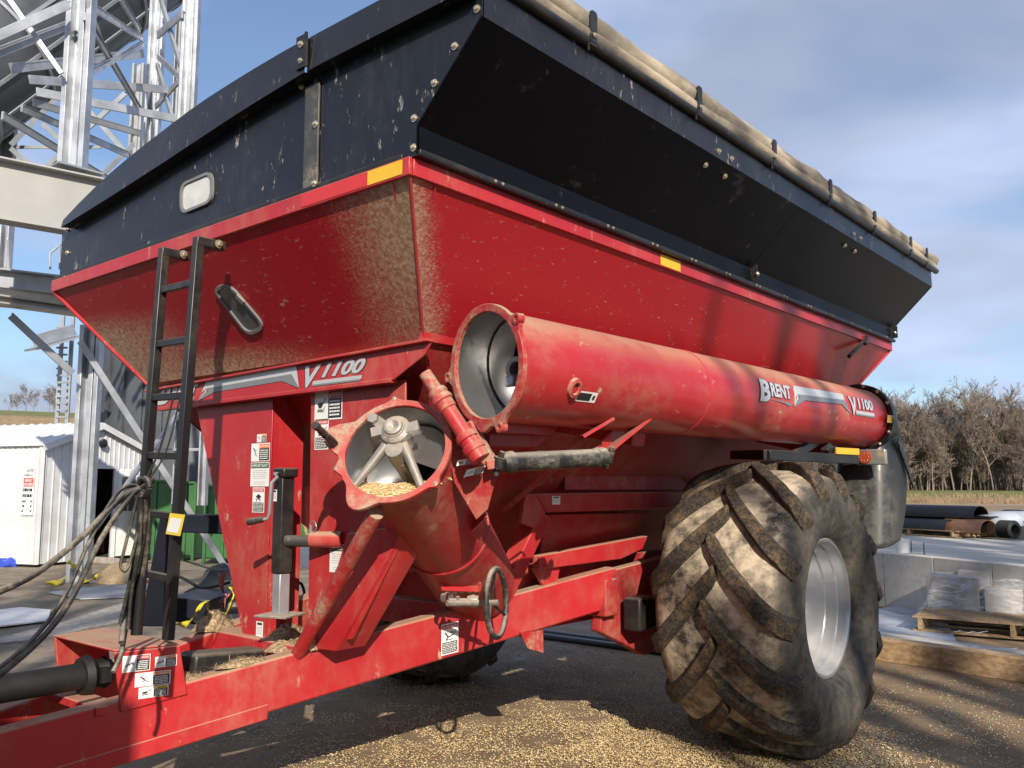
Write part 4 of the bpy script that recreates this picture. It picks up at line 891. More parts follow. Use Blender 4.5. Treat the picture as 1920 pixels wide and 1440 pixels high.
for t in (.1, .4, .7, .95): bolt(V((XT + RT + .028, 7.85, 2.12)).lerp(V((XT + RT + .025, 8.24, 1.74)), t), (1, 0, 0), .8, hd_)
tape(PX(1664, 778, XT + RT + .032), PX(1680, 780, XT + RT + .032), PX(1663, 792, XT + RT + .032), hd_)
# --- warning lamp bar
lb = empty('lamp_bar', PX(1520, 858, -2.5), cart)
w = MB(); w.bar(PX(1438, 853, -2.62), PX(1605, 862, -2.50), .05, .07); w.bar(PX(1490, 852, -2.6), PX(1545, 820, -2.6), .04, .06); w.bar(PX(1550, 852, -2.56), PX(1553, 835, -2.56), .06, .12); part(w, 'lamp_arm', 'black_metal', lb, bevel=.004)
w = MB(); w.bar((-3.2, 6.5, 1.98), PX(1438, 853, -2.62), .05, .07); part(w, 'lamp_arm', 'black_metal', lb, bevel=.004)
lp = PX(1632, 857, -2.46)
w = MB(); w.box(lp + V((0, .03, 0)), (.24, .05, .13)); part(w, 'lamp_housing', 'clear', lb, bevel=.012)
w = MB(); w.lathe([(0, .055), (.014, .052), (.018, .03), (.018, 0)], lp + V((-.045, .004, 0)), (.1, -1, 0), 24); part(w, 'lamp_lens', 'amber_red', lb)
for k in range(8): bolt(lp + V((-.045 + .033 * math.cos(k * .785), -.014, .033 * math.sin(k * .785))), (0, -1, 0), .3, lb)
w = MB(); w.bar(PX(1568, 845, -2.50), PX(1610, 847, -2.48), .01, .05); part(w, 'amber_reflector', 'yellow', lb)
# --- hoses gathered at the ladder
hs = [([(-30, 1118, 2.9), (60, 1080, 3.0), (150, 1010, 3.15), (215, 945, 3.3), (262, 918, 3.36), (272, 960, 3.36), (258, 1060, 3.4), (236, 1140, 3.42), (228, 1205, 3.3)], .019),
      ([(-30, 1124, 2.93), (70, 1076, 3.02), (160, 1000, 3.17), (225, 935, 3.31), (258, 915, 3.38), (278, 970, 3.38), (268, 1080, 3.42), (240, 1160, 3.42)], .014),
      ([(-30, 1275, 2.7), (60, 1200, 2.9), (120, 1120, 3.1), (170, 1010, 3.2), (220, 925, 3.3), (256, 912, 3.37), (266, 950, 3.34), (250, 1060, 3.37), (225, 1170, 3.36)], .013),
      ([(-30, 1290, 2.72), (70, 1205, 2.92), (130, 1130, 3.1), (190, 1010, 3.2), (235, 945, 3.32), (264, 920, 3.36), (280, 990, 3.4), (262, 1100, 3.42), (245, 1180, 3.4)], .017),
      ([(262, 915, 3.36), (248, 970, 3.34), (232, 1035, 3.32), (226, 1060, 3.3), (236, 1070, 3.3), (248, 1040, 3.34), (268, 960, 3.36)], .011),
      ([(268, 915, 3.38), (276, 1000, 3.4), (262, 1090, 3.42), (238, 1170, 3.4), (226, 1230, 3.3), (212, 1260, 3.25)], .016),
      ([(264, 930, 3.33), (262, 1020, 3.35), (248, 1100, 3.36), (240, 1180, 3.34)], .012),
      ([(266, 915, 3.37), (300, 840, 3.4), (325, 745, 3.42)], .007), ([(266, 915, 3.37), (310, 850, 3.4), (337, 748, 3.43)], .006)]
def smooth_path(pts, n=7):
    out = []; k = len(pts)
    for i in range(k - 1):
        p0, p1, p2, p3 = pts[max(i - 1, 0)], pts[i], pts[i + 1], pts[min(i + 2, k - 1)]
        for j in range(n):
            t = j / n; out.append(.5 * ((2 * p1) + (p2 - p0) * t + (2 * p0 - 5 * p1 + 4 * p2 - p3) * t * t + (3 * p1 - p0 - 3 * p2 + p3) * t ** 3))
    return out + [pts[-1]]
for pts, r_ in hs:
    w = MB(); w.tube(smooth_path([PD(*p) for p in pts]), r_ * .58, 10); part(w, 'hydraulic_hose', 'hose', smooth=60)
w = MB(); hp = PD(265, 915, 3.36); w.tube([hp + V((.04 * math.cos(a), .01, .035 * math.sin(a))) for a in np.linspace(0, 6.28, 14)], .012, 8); w.tube([hp, PD(290, 898, 3.36)], .008, 6); part(w, 'hose_tie', 'hose')
w = MB(); a_ = PD(243, 1000, 3.5); w.tube([PD(256, 1190, 3.40), PD(268, 1040, 3.44), PD(272, 930, 3.44)], .022, 10); part(w, 'hose_post', 'black_metal')
# --- trash and chaff lying on the tongue
def mound(c, rx, ry, h, seed, name='chaff_pile', parent=None, m='chaff', nst=160, rot=0.0):
    mb = MB(); n, k = 20, 7; c = V(c); vs = [c + V((0, 0, h))]
    for i in range(1, k + 1):
        for j in range(n):
            a = 2 * math.pi * j / n; r_ = i / k * (1 + .25 * mnoise.noise((math.cos(a) * 1.5, math.sin(a) * 1.5, seed)))
            z = h * max(0, (1 - (i / k) ** 1.5)) * (1 + .5 * mnoise.noise((i * .8, j * .9, seed))); x, y = rx * r_ * math.cos(a), ry * r_ * math.sin(a)
            vs.append(c + V((x * math.cos(rot) - y * math.sin(rot), x * math.sin(rot) + y * math.cos(rot), z - (.004 if i == k else 0))))
    fs = [(0, 1 + j, 1 + (j + 1) % n) for j in range(n)] + [(1 + i * n + j, 1 + (i + 1) * n + j, 1 + (i + 1) * n + (j + 1) % n, 1 + i * n + (j + 1) % n) for i in range(k - 1) for j in range(n)]
    mb.add(vs, fs); rr = random.Random(seed)
    for _ in range(nst):
        p = V(rr.choice(vs)) + V((rr.uniform(-.02, .02), rr.uniform(-.02, .02), .003)); d = V((rr.uniform(-1, 1), rr.uniform(-1, 1), rr.uniform(-.25, .5))).normalized() * rr.uniform(.015, .05)
        q = d.cross(V((0, 0, 1))).normalized() * .0014; mb.add([p - d / 2 - q, p - d / 2 + q, p + d / 2 + q, p + d / 2 - q], [(0, 1, 2, 3)])
    return tag(part(mb, name, m, parent or cart, smooth=60), kind='stuff')
rt = lambda t, k=.05: RA + RD * t - RS * k
mound(rt(.30), .05, .16, .03, 1, rot=R(-12)); mound(rt(.22, .06), .045, .12, .022, 2, rot=R(-12)); mound(rt(.395, .03), .06, .07, .08, 3); mound(rt(.36, .25) + V((0, .1, -.02)), .10, .12, .06, 4); mound(rt(.4, .38) + V((0, 0, -.0)), .11, .10, .07, 5)
mound(mir(rt(.40, .05)), .10, .12, .10, 6); mound(rt(.42, .55), .14, .10, .05, 7)
# ================================================================ GROUND
fh = V((_f.x, _f.y, 0)).normalized()
def gpt(az, r_): return fh * (r_ * math.cos(az)) + _r * (r_ * math.sin(az))          # az to the right of the view axis
def sstep(a, b, x): t = min(1, max(0, (x - a) / (b - a))); return t * t * (3 - 2 * t)
def hgt(az, r_):
    az = (az + math.pi) % (2 * math.pi) - math.pi
    left = sstep(R(-6), R(-16), az) * sstep(R(-110), R(-70), az)
    z = 1.45 * sstep(100, 130, r_) * sstep(R(-2), R(10), az) + 3 * sstep(150, 500, r_) * sstep(R(-2), R(10), az)
    z += left * (20.5 * sstep(55, 262, r_) + 2 * sstep(262, 700, r_))
    p = gpt(az, r_); z += .25 * sstep(60, 120, r_) * mnoise.noise((p.x * .02, p.y * .02, 0))
    return z
def gmat():
    k = NT('yard_dirt'); big = k.ramp(k.noise(.35, 6, .6), .36, .64); med = k.ramp(k.noise(1.8, 7, .65), .38, .64); fin = k.noise(55, 4, .7); grit = k.ramp(k.noise(140, 3, .7), .58, .72)
    c = k.mix(big, (.155, .098, .052), (.29, .195, .105)); c = k.mix(k.math('MULTIPLY', med, .55), c, (.36, .255, .15)); c = k.mix(k.math('MULTIPLY', grit, .55), c, (.36, .29, .20)); c = k.mix(k.ramp(fin, .55, .35, 0, .5), c, (.07, .047, .028))
    o = k.xyz(); conc = k.math('MULTIPLY', k.ramp(o[0], -4.6, -6.5), .85); c = k.mix(conc, c, k.mix(med, (.18, .145, .105), (.29, .24, .18)))
    wet = k.ramp(k.noise(.9, 5, .6), .60, .68)
    c = k.mix(k.math('MULTIPLY', wet, .6), c, (.045, .033, .024))
    k.set('Base Color', c); k.set('Roughness', k.ramp(wet, 0, 1, .92, .55)); k.bump(k.math('ADD', fin, k.math('ADD', k.math('MULTIPLY', grit, .5), k.math('MULTIPLY', med, 1.5))), .55, .015); return k.m
M['yard'] = gmat()
def soil():
    k = NT('tilled_soil'); f = k.noise(1.4, 7, .7); c = k.mix(k.ramp(f, .35, .65), (.17, .115, .068), (.27, .19, .115)); k.set('Base Color', k.mix(k.ramp(k.noise(.08, 4), .4, .6), c, (.29, .22, .14))); k.set('Roughness', .95); k.bump(f, .8, .1); return k.m
M['soil'] = soil()
def grass():
    k = NT('late_autumn_grass'); o = k.xyz(); rr = k.math('SQRT', k.math('ADD', k.math('MULTIPLY', o[0], o[0]), k.math('MULTIPLY', o[1], o[1])))
    n_ = k.noise(.35, 6, .65); rn = k.math('ADD', rr, k.math('MULTIPLY', n_, 9)); dry = k.math('MAXIMUM', k.ramp(rn, 119, 113), k.math('MULTIPLY', k.ramp(rn, 150, 165), k.ramp(rn, 208, 196)))
    c = k.mix(dry, k.mix(k.ramp(n_, .4, .6), (.11, .13, .035), (.17, .17, .055)), k.mix(k.ramp(k.noise(1.2, 5), .4, .6), (.24, .15, .075), (.36, .26, .13))); k.set('Base Color', c); k.set('Roughness', .95); k.bump(k.noise(3, 5), .8, .2); return k.m
M['grass'] = grass()
rings = [0, .6, 1.2, 2, 3, 4, 5, 6, 7, 8, 9, 10, 12, 14, 17, 20, 24, 28, 33, 38, 44, 52, 60, 70, 80, 92, 104, 110, 116, 123, 130, 145, 165, 190, 215, 240, 265, 300, 380, 500, 800, 1400, 2600, 5000]
NA = 180; gp = {}
for i, r_ in enumerate(rings):
    for j in range(NA):
        az = 2 * math.pi * j / NA; p = gpt(az, r_); gp[i, j] = (p.x, p.y, hgt(az, r_))
def gsheet(name, i0, i1, m):
    mb = MB(); vs = []; fs = []
    for i in range(i0, i1 + 1):
        for j in range(NA): vs.append(gp[i, j])
    for i in range(i1 - i0):
        for j in range(NA):
            a, b, c, d = i * NA + j, i * NA + (j + 1) % NA, (i + 1) * NA + (j + 1) % NA, (i + 1) * NA + j
            fs.append((d, c, b, a) if not (i0 == 0 and i == 0) else (d, c, a))
    o = fixn(mb.add(vs, fs).build(name, M[m], None, 80)); return tag(o, kind='structure')
k1, k2 = rings.index(44), rings.index(104)
gy = gsheet('ground', 0, k1, 'yard'); gf = gsheet('field', k1, k2, 'soil'); gg = gsheet('grassland', k2, len(rings) - 1, 'grass')
for o in (gy, gf, gg):
    if o.data.polygons[len(o.data.polygons) // 2].normal.z < 0: o.data.flip_normals()
tag(gy, 'brown packed dirt yard strewn with corn'); tag(gf, 'bare tan tilled field'); tag(gg, 'grass strip in front of the bare wood')

# ================================================================ RIGHT SIDE
def concretem():
    k = NT('cast_concrete'); a = k.ramp(k.noise(1.2, 7, .65), .35, .65); b = k.ramp(k.noise(9, 6, .7), .45, .7)
    k.set('Base Color', k.mix(k.math('MULTIPLY', b, .5), k.mix(a, (.40, .375, .33), (.54, .51, .455)), (.30, .28, .245))); k.set('Roughness', .88); k.bump(k.noise(40, 5), .3, .01); return k.m
M['concrete'] = concretem()
def woodm(name, a, b, sc=(2, 30, 30)):
    k = NT(name); f = k.noise(1.0, 6, .65, k.co(sc)); g = k.ramp(k.noise(3, 4), .55, .7); k.set('Base Color', k.mix(k.math('MULTIPLY', g, .5), k.mix(k.ramp(f, .35, .65), a, b), tuple(c * .35 for c in a))); k.set('Roughness', .85); k.bump(f, .4, .006); return k.m
M['wood'] = woodm('pallet_wood', (.20, .125, .065), (.36, .25, .14), (20, 20, 20))
M['timber'] = woodm('pine_timber', (.27, .165, .08), (.45, .31, .17), (14, 14, 30))
M['grey_wood'] = woodm('grey_weathered_wood', (.24, .21, .18), (.40, .36, .31), (14, 14, 30))
M['black_plastic'] = plain('black_plastic', (.012, .012, .013), .45, 0, .3, 8)
M['brown'] = plain('brown_plastic', (.25, .12, .065), .6, 0, .2, 6)
M['white_plastic'] = plain('white_plastic', (.70, .70, .68), .45)
M['pale_sheet'] = plain('blue_grey_plastic', (.33, .36, .41), .45, 0, .25, 2.5, .3, 6)
slabT = .77
sa = PZ(1655, 1037, slabT); sb = PZ(1920, 1062, slabT); sdv = (sb - sa).normalized(); snv = V((-sdv.y, sdv.x, 0))
if snv.dot(fh) < 0: snv = -snv
s0 = sa - sdv * 4.0; Ls = (sb - sa).length + 9
slab = thing('concrete_foundation', (s0 + sdv * 6).to_tuple()[:2] + (0,), 'raised concrete foundation slab with seamed wall beyond the big tyre', 'foundation')
mb = MB(); q = [s0 + snv * .2, s0 + sdv * Ls + snv * .2, s0 + sdv * Ls + snv * 13, s0 + snv * 13]; mb.prism([V((p.x, p.y, -.02)) for p in q], (0, 0, slabT - .004 + .02)); mb.build('slab_top', M['concrete'], slab)
t = 0; i = 0
for wd in (2.9, 1.1, .95, .95, .95, 1.2, 1.2, 1.2, 1.2, 1.2, 1.2, 1.2):
    a = s0 + sdv * t; b = s0 + sdv * min(Ls, t + wd - .012); t += wd
    if t - wd > Ls: break
    z1 = slabT + .004; mb = MB(); q = [V((a.x, a.y, -.02)), V((b.x, b.y, -.02)), V((b.x, b.y, z1)), V((a.x, a.y, z1))]; mb.prism(q, snv * .2); mb.build('wall_panel', M['concrete'], slab, bevel=.008)
a = PZ(1838, 1003, slabT); mb = MB(); mb.bar(V((a.x, a.y, slabT + .17)), V((a.x, a.y, slabT + .17)) + sdv * 6, .9, .34); mb.build('raised_kerb', M['concrete'], slab, bevel=.01)
for px, py in ((1709, 1035), (1733, 1040)):
    p = PZ(px, py, slabT); w = MB(); w.tube([p - V((0, 0, .02)), p + V((0, 0, .17))], .008, 6); w.build('anchor_bolt', M['black_metal'], slab)
# pallet of black trough sections on the slab
def pallet(name, c, ux, L, W, label, z0=0.0, grp=None, m='wood', nd=8, hh=.13):
    c = V((c[0], c[1], z0)); ux = V(ux).normalized(); uy = V((-ux.y, ux.x, 0)); e = thing(name, c, label, 'pallet', grp)
    for i in range(nd):
        p = c + uy * (W * (-.5 + (i + .5) / nd)) + V((0, 0, hh - .009)); w = MB(); w.bar(p - ux * L / 2, p + ux * L / 2, W / nd * .64, .018); w.build('deck_board', M[m], e)
    for k in (-.46, 0, .46):
        p = c + ux * (L * k) + V((0, 0, hh / 2 + .001)); w = MB(); w.bar(p - uy * W / 2, p + uy * W / 2, .045, hh - .04); w.build('stringer', M[m], e)
    for k in (-.42, 0, .42):
        p = c + uy * (W * k) + V((0, 0, .010)); w = MB(); w.bar(p - ux * L / 2, p + ux * L / 2, W / nd * .9, .018); w.build('bottom_board', M[m], e)
    return e
pc_ = PZ(1735, 1004, slabT); pallet('pallet', pc_ + snv * .3 - sdv * .2, sdv, 2.4, 1.1, 'low wooden pallet under the black plastic troughs on the slab', slabT + .004, nd=6)
def trough(c, L, r_, label, dx=0, rotx=0, m='black_plastic'):
    c = V(c); mb = MB(); n = 10; vs = []; fs = []
    for k in (0, 1):
        for j in range(n + 1):
            a = R(-10 + 200 * j / n) + rotx
            for rr in (r_, r_ - .012): vs.append(c + sdv * (L * (k - .5) + dx) + snv * (rr * math.cos(a)) + V((0, 0, rr * math.sin(a))))
    o = 2 * (n + 1)
    for j in range(n):
        fs += [(2 * j, 2 * j + 2, o + 2 * j + 2, o + 2 * j), (2 * j + 1, o + 2 * j + 1, o + 2 * j + 3, 2 * j + 3), (2 * j, 2 * j + 1, 2 * j + 3, 2 * j + 2), (o + 2 * j, o + 2 * j + 2, o + 2 * j + 3, o + 2 * j + 1)]
    fs += [(0, o, o + 1, 1), (2 * n, 2 * n + 1, o + 2 * n + 1, o + 2 * n)]
    ob = fixn(mb.add(vs, fs).build('plastic_trough', M[m], None, 50)); return tag(ob, label, 'trough', 'troughs stacked on the slab')
zb0 = slabT + .14
trough(V((pc_.x, pc_.y, zb0)) + snv * .0 - sdv * .35, 2.1, .20, 'short black plastic trough in front at the bottom of the stack')
trough(V((pc_.x, pc_.y, zb0 + .02)) + snv * .42 - sdv * .15, 3.0, .26, 'black plastic trough at the back of the stack under the top one')
trough(V((pc_.x, pc_.y, zb0 + .27)) + snv * .25 - sdv * .3, 2.9, .20, 'long black plastic trough lying topmost on the stack')
trough(V((pc_.x, pc_.y, zb0)) + snv * .12 + sdv * .95, .95, .22, 'brown trough section showing between the black ones', m='brown')
w = MB(); cr = V((pc_.x, pc_.y, zb0 + .05)) + snv * .3 + sdv * 1.55
for k in range(7): w.lathe([(-.02, .10), (0, .17), (.02, .10)], cr + sdv * k * .045, sdv, 18)
tag(w.build('corrugated_pipe_end', M['black_plastic'], None), 'ribbed black pipe end at the right of the trough stack', 'pipe')
bp_ = PZ(1693, 1037, slabT); bk = thing('bucket', (bp_.x, bp_.y, slabT + .004), 'white plastic bucket standing on the edge of the concrete slab', 'bucket')
w = MB(); w.lathe([(0, 0), (0, .085), (.20, .10), (.20, .108), (.175, .106), (.16, .098)], (bp_.x, bp_.y, slabT + .004), (0, 0, 1), 24); w.build('bucket_body', M['white_plastic'], bk)
w = MB(); w.tube([V((bp_.x, bp_.y, slabT + .17)) + _r * (.11 * math.cos(a)) + V((0, 0, -.09 * math.sin(a))) - fh * .03 for a in np.linspace(0, math.pi, 10)], .004, 6); w.build('handle', M['galv'], bk)
for k, (px, py, s_, col) in enumerate(((1878, 975, .34, 'pale_sheet'), (1905, 978, .42, 'pale_sheet'), (1900, 968, .28, 'black_plastic'))):
    p = PD(px, py, 17 + k * .6); mb = MB(); n = 14; vs = [p + V((0, 0, s_ * .5))]
    for i in range(1, 6):
        for j in range(n):
            a = 6.283 * j / n; r_ = s_ * (i / 5) ** .7 * (1 + .2 * mnoise.noise((math.cos(a) * 2, math.sin(a) * 2, k))); vs.append(p + V((r_ * math.cos(a) * 1.5, r_ * math.sin(a), s_ * .5 * (1 - (i / 5) ** 2) - .1 * (i == 5))))
    mb.add(vs, [(0, 1 + j, 1 + (j + 1) % n) for j in range(n)] + [(1 + i * n + j, 1 + (i + 1) * n + j, 1 + (i + 1) * n + (j + 1) % n, 1 + i * n + (j + 1) % n) for i in range(4) for j in range(n)])
    tag(mb.build('covered_heap', M[col], None, 70), ('small pale plastic-covered heap left of the larger pale one behind the slab', 'larger pale plastic-covered heap at the right picture edge', 'dark plastic-covered heap between the pale heaps')[k], 'heap')
# wrapped pallet, lower pallet, sheet, timbers
g1_ = PZ(1850, 1192); ux_ = (PZ(1920, 1205) - PZ(1722, 1188)).normalized()
pallet('pallet', V((-3.237, 11.211, 0)) + V((.968, .25, 0)) * 1.05 + V((-.25, .968, 0)) * .5, ux_, 2.1, 1.0, 'empty slatted wooden pallet in front of the plastic-wrapped load', 0.03, nd=7, hh=.17)
pw = V((-3.42, 12.15, 0)) + V((.968, .25, 0)) * .95 + V((-.25, .968, 0)) * .35
pallet('pallet', pw, ux_, 1.9, .8, 'dark wooden pallet under the plastic-wrapped load', 0.01, nd=6, hh=.16)
uy_ = V((-ux_.y, ux_.x, 0)); load = thing('wrapped_load', (pw.x, pw.y, .175), 'boxes wrapped in clear crinkled plastic on a pallet by the foundation wall', 'wrapped load')
M['carton'] = plain('grey_carton', (.33, .31, .29), .8, 0, .25, 3)
cz = .18
for k, (dx, dy, sx, sy, sz) in enumerate(((-.58, 0, .6, .6, .42), (.03, .0, .5, .6, .30), (.58, -.05, .55, .55, .36), (-.3, .12, .5, .3, .48))):
    w = MB(); Mx = Matrix((ux_, uy_, V((0, 0, 1)))).transposed(); w.box(V((pw.x, pw.y, cz + sz / 2)) + ux_ * dx + uy_ * dy, (sx, sy, sz), Mx); w.build('carton', M['carton'] if k != 2 else M['white_plastic'], load, bevel=.01)
def wrapm():
    k = NT('clear_stretch_wrap'); k.set('Base Color', (.80, .82, .86)); k.set('Roughness', .22); k.set('Transmission Weight', 0.0); k.set('Specular IOR Level', .8)
    f = k.ramp(k.noise(1.0, 5, .7, k.co((4, 4, 14)), 1.5), .40, .75, .07, .55); k.set('Alpha', f); k.bump(k.noise(9, 5, .6, k.co((1, 1, 2.5)), 1.2), .6, .03); return k.m
M['wrap'] = wrapm()
mb = MB(); nx, ny = 30, 18; vs = []
for i in range(nx):
    for j in range(ny):
        u_, v_ = -1 + 2 * i / (nx - 1), -1 + 2 * j / (ny - 1); e_ = max(abs(u_), abs(v_)); z = .16 + .50 * (1 - sstep(.72, 1.0, e_)) * (.85 + .22 * mnoise.noise((u_ * 2.1, v_ * 2.1, 5))) + .014 * mnoise.noise((u_ * 7, v_ * 7, 1)); vs.append(V((pw.x, pw.y, z)) + ux_ * u_ * .98 + uy_ * v_ * .46)
mb.add(vs, [(i * ny + j, (i + 1) * ny + j, (i + 1) * ny + j + 1, i * ny + j + 1) for i in range(nx - 1) for j in range(ny - 1)]); mb.build('plastic_wrap', M['wrap'], load, 60)
mb = MB(); q = [PZ(1600, 1150, .03), PZ(1752, 1120, .03), PZ(1800, 1215, .03), PZ(1600, 1195, .03)]; mb.prism(q, (0, 0, -.03)); tag(mb.build('shade_tinted_sheet', M['pale_sheet'], None), 'white plastic sheet tinted blue-grey for shade on the ground beside the pallets', 'sheet')  # white plastic; the blue-grey is shade put into its colour
tdir = (PZ(1920, 1275) - PZ(1655, 1235)).normalized(); tn = V((-tdir.y, tdir.x, 0)); t0 = PZ(1655, 1236)
w = MB(); w.bar(t0 - tdir * 1.3 + V((0, 0, .105)), t0 + tdir * 3.2 + V((0, 0, .105)), .22, .21); tag(w.build('long_timber', M['timber'], None, bevel=.006), 'long squared pine timber lying behind the big tyre', 'timber')
t1_ = PZ(1832, 1262); w = MB(); w.bar(t1_ + V((0, 0, .075)) - tn * .0, t1_ + tdir * 1.4 + V((0, 0, .075)), .12, .15); tag(w.build('short_timber', M['grey_wood'], None, bevel=.006), 'short pale timber in front of the long one at the right picture edge', 'timber')
q = [t0 - tdir * 1.3 + tn * .12, t0 + tdir * 3.2 + tn * .12, t0 + tdir * 3.2 + tn * .9, t0 - tdir * 1.3 + tn * .9]; mb = MB(); mb.prism([V((p.x, p.y, .02)) for p in q], (0, 0, .10)); tag(mb.build('gravel_bed', M['concrete'], None), 'low gritty concrete bed behind the long timber', kind='structure')
def scrap(p, L, w_, a, label):
    p = V(p); mb = MB(); n = 8; vs = []
    for i in range(n):
        s = i / (n - 1) - .5; c = p + V((math.cos(a + s), math.sin(a + s), 0)) * L * s + V((0, 0, .012 + .02 * math.sin(i * 1.7) ** 2)); d = V((-math.sin(a), math.cos(a), 0)) * w_; vs += [c - d, c + d]
    mb.add(vs, [(2 * i, 2 * i + 1, 2 * i + 3, 2 * i + 2) for i in range(n - 1)]); o = mb.build('plastic_strap', M['white_plastic'], None, 60); s_ = o.modifiers.new('t', 'SOLIDIFY'); s_.thickness = .003; return tag(o, label, 'strap')
scrap(PZ(1765, 1247), .5, .012, .9, 'white plastic strap scrap lying before the long timber'); scrap(PZ(1870, 1222, .13), .5, .010, .5, 'white plastic strap scrap lying behind the long timber'); scrap(PZ(1830, 1190, .2), .4, .010, .7, 'thin white strap scrap on the empty pallet')
# dark flat drain boards on the ground under the cart
a = PZ(1000, 1195); b = PZ(1240, 1228); dd = (b - a).normalized()
w = MB(); w.bar(a - dd * .8 + V((0, 0, .03)), b + dd * 1.2 + V((0, 0, .03)), .10, .06); tag(w.build('black_pipe_length', M['black_plastic'], None, bevel=.02), 'nearer black pipe length lying on the ground under the cart', 'pipe')
w = MB(); nn_ = V((-dd.y, dd.x, 0)); w.bar(a - dd * .8 + nn_ * .22 + V((0, 0, .03)), b + dd * 1.4 + nn_ * .22 + V((0, 0, .03)), .10, .06); tag(w.build('black_pipe_length', M['black_plastic'], None, bevel=.02), 'farther black pipe length lying on the ground under the cart', 'pipe')

# ================================================================ TREES
def barkm(name, a, b):
    k = NT(name); k.set('Base Color', k.mix(k.ramp(k.noise(2.5, 5), .35, .65), a, b)); k.set('Roughness', .9); return k.m
M['bark'] = barkm('grey_bark', (.15, .12, .095), (.26, .215, .17)); M['twig'] = barkm('brown_twigs', (.13, .10, .08), (.21, .17, .135))
def make_tree(seed, H, spread=.5, trunk_r=.16, depth=4, nb=(7, 6, 5, 4), thin=.012, taper=.75, keep=.55):
    rr = random.Random(seed); tr, cr = MB(), MB()
    def limb(p, d, L, r_, lev):
        mb = tr if lev == 0 else cr; n = 5 if lev == 0 else (3 if lev < 3 else 2); pts = [p]; q = V(p); dd = V(d); wob = .10 if lev == 0 else .22
        for i in range(n):
            dd = (dd + V((rr.gauss(0, wob), rr.gauss(0, wob), rr.gauss(0, wob * .5) + (.10 if lev > 0 else .05)))).normalized(); q = q + dd * (L / n); pts.append(q)
        rs = [max(thin, r_ * (1 - taper * i / n)) for i in range(n + 1)]; mb.tube(pts, rs, 6 if lev == 0 else (4 if lev < 2 else 3), 0, cap=False)
        if lev >= depth: return
        for b in range(nb[lev]):
            t = rr.uniform(.28 if lev == 0 else .15, 1.0); i = min(n - 1, int(t * n)); f_ = t * n - i; bp = pts[i].lerp(pts[i + 1], f_); ax = (pts[i + 1] - pts[i]).normalized()
            o = ax.orthogonal().normalized(); o.rotate(Matrix.Rotation(rr.uniform(0, 6.283), 3, ax)); nd = (ax * rr.uniform(.55, 1.0) + o * rr.uniform(.45, .95) * (spread * 1.6)).normalized()
            limb(bp, nd, L * rr.uniform(.32, .58) * (1.15 - .5 * t if lev == 0 else 1), rs[i] * keep, lev + 1)
    limb(V((0, 0, -.2)), V((0, 0, 1)), H, trunk_r, 0)
    return tr.mesh('trunk', M['bark'], 60), cr.mesh('crown', M['twig'], 0)
PROTO = [make_tree(11, 13.5, .42, .17, 4, (11, 7, 5, 4), .022), make_tree(12, 12, .5, .15, 4, (12, 7, 5, 4), .022), make_tree(13, 14.5, .38, .19, 4, (11, 7, 5, 4), .022), make_tree(14, 10.5, .55, .13, 4, (12, 7, 5, 4), .022), make_tree(15, 12.5, .34, .14, 4, (12, 7, 5, 4), .022)]
BUSH = [make_tree(21, 2.6, .9, .06, 3, (14, 9, 6), .016), make_tree(22, 3.4, .8, .06, 3, (14, 9, 6), .016)]
rr = random.Random(5)
def tree(proto, p, s, rot, label, group, name='bare_tree', cat='tree'):
    e = thing(name, p, label, cat, group); e.scale = (s, s, s * rr.uniform(.92, 1.08)); e.rotation_euler = (0, 0, rot)
    for nm, me in zip(('trunk', 'crown'), proto): link(nm, me, e, loc=(0, 0, 0))
    return e
G_ = 'bare trees along the far wood'
for i in range(130):
    az = R(rr.uniform(16.5, 34)); row = rr.choice((0, 0, 1, 2, 3)); r_ = 131 + row * 9 + rr.uniform(-3, 3); p = gpt(az, r_); p.z = hgt(az, r_)
    s_ = rr.uniform(.72, 1.12) * (1 + .05 * row) * .70
    if az < R(22.2): s_ *= .78
    tree(PROTO[i % 5], p, s_, rr.uniform(0, 6.28), 'slender bare tree in the edge of the far wood' if row == 0 else 'bare tree deeper in the far wood behind the edge trees', G_ if row == 0 else 'bare trees deeper in the wood')
for i in range(34):
    az = R(rr.uniform(19, 33.5)); r_ = 127 + rr.uniform(-2, 8); p = gpt(az, r_); p.z = hgt(az, r_)
    tree(BUSH[i % 2], p, rr.uniform(.7, 1.5), rr.uniform(0, 6.28), 'bare brown bush at the foot of the far wood', 'bushes along the far wood', 'bare_bush', 'bush')
for px, r_, s_ in ((28, 262, .42), (45, 268, .48), (60, 262, .40), (88, 255, .62), (98, 270, .5), (12, 266, .35)):
    az = math.atan((px - 960) / FPX); p = gpt(az, r_); p.z = hgt(az, r_)
    tree(PROTO[int(px) % 5], p, s_, rr.uniform(0, 6.28), {28: 'second bare tree from the left edge on the green hill', 45: 'third bare tree from the left edge on the green hill', 60: 'fourth bare tree from the left edge on the green hill', 88: 'largest bare tree on the green hill left of the steel ladder', 98: 'bare tree behind the largest one on the green hill', 12: 'leftmost small bare tree on the green hill'}[px], 'trees on the left hill')
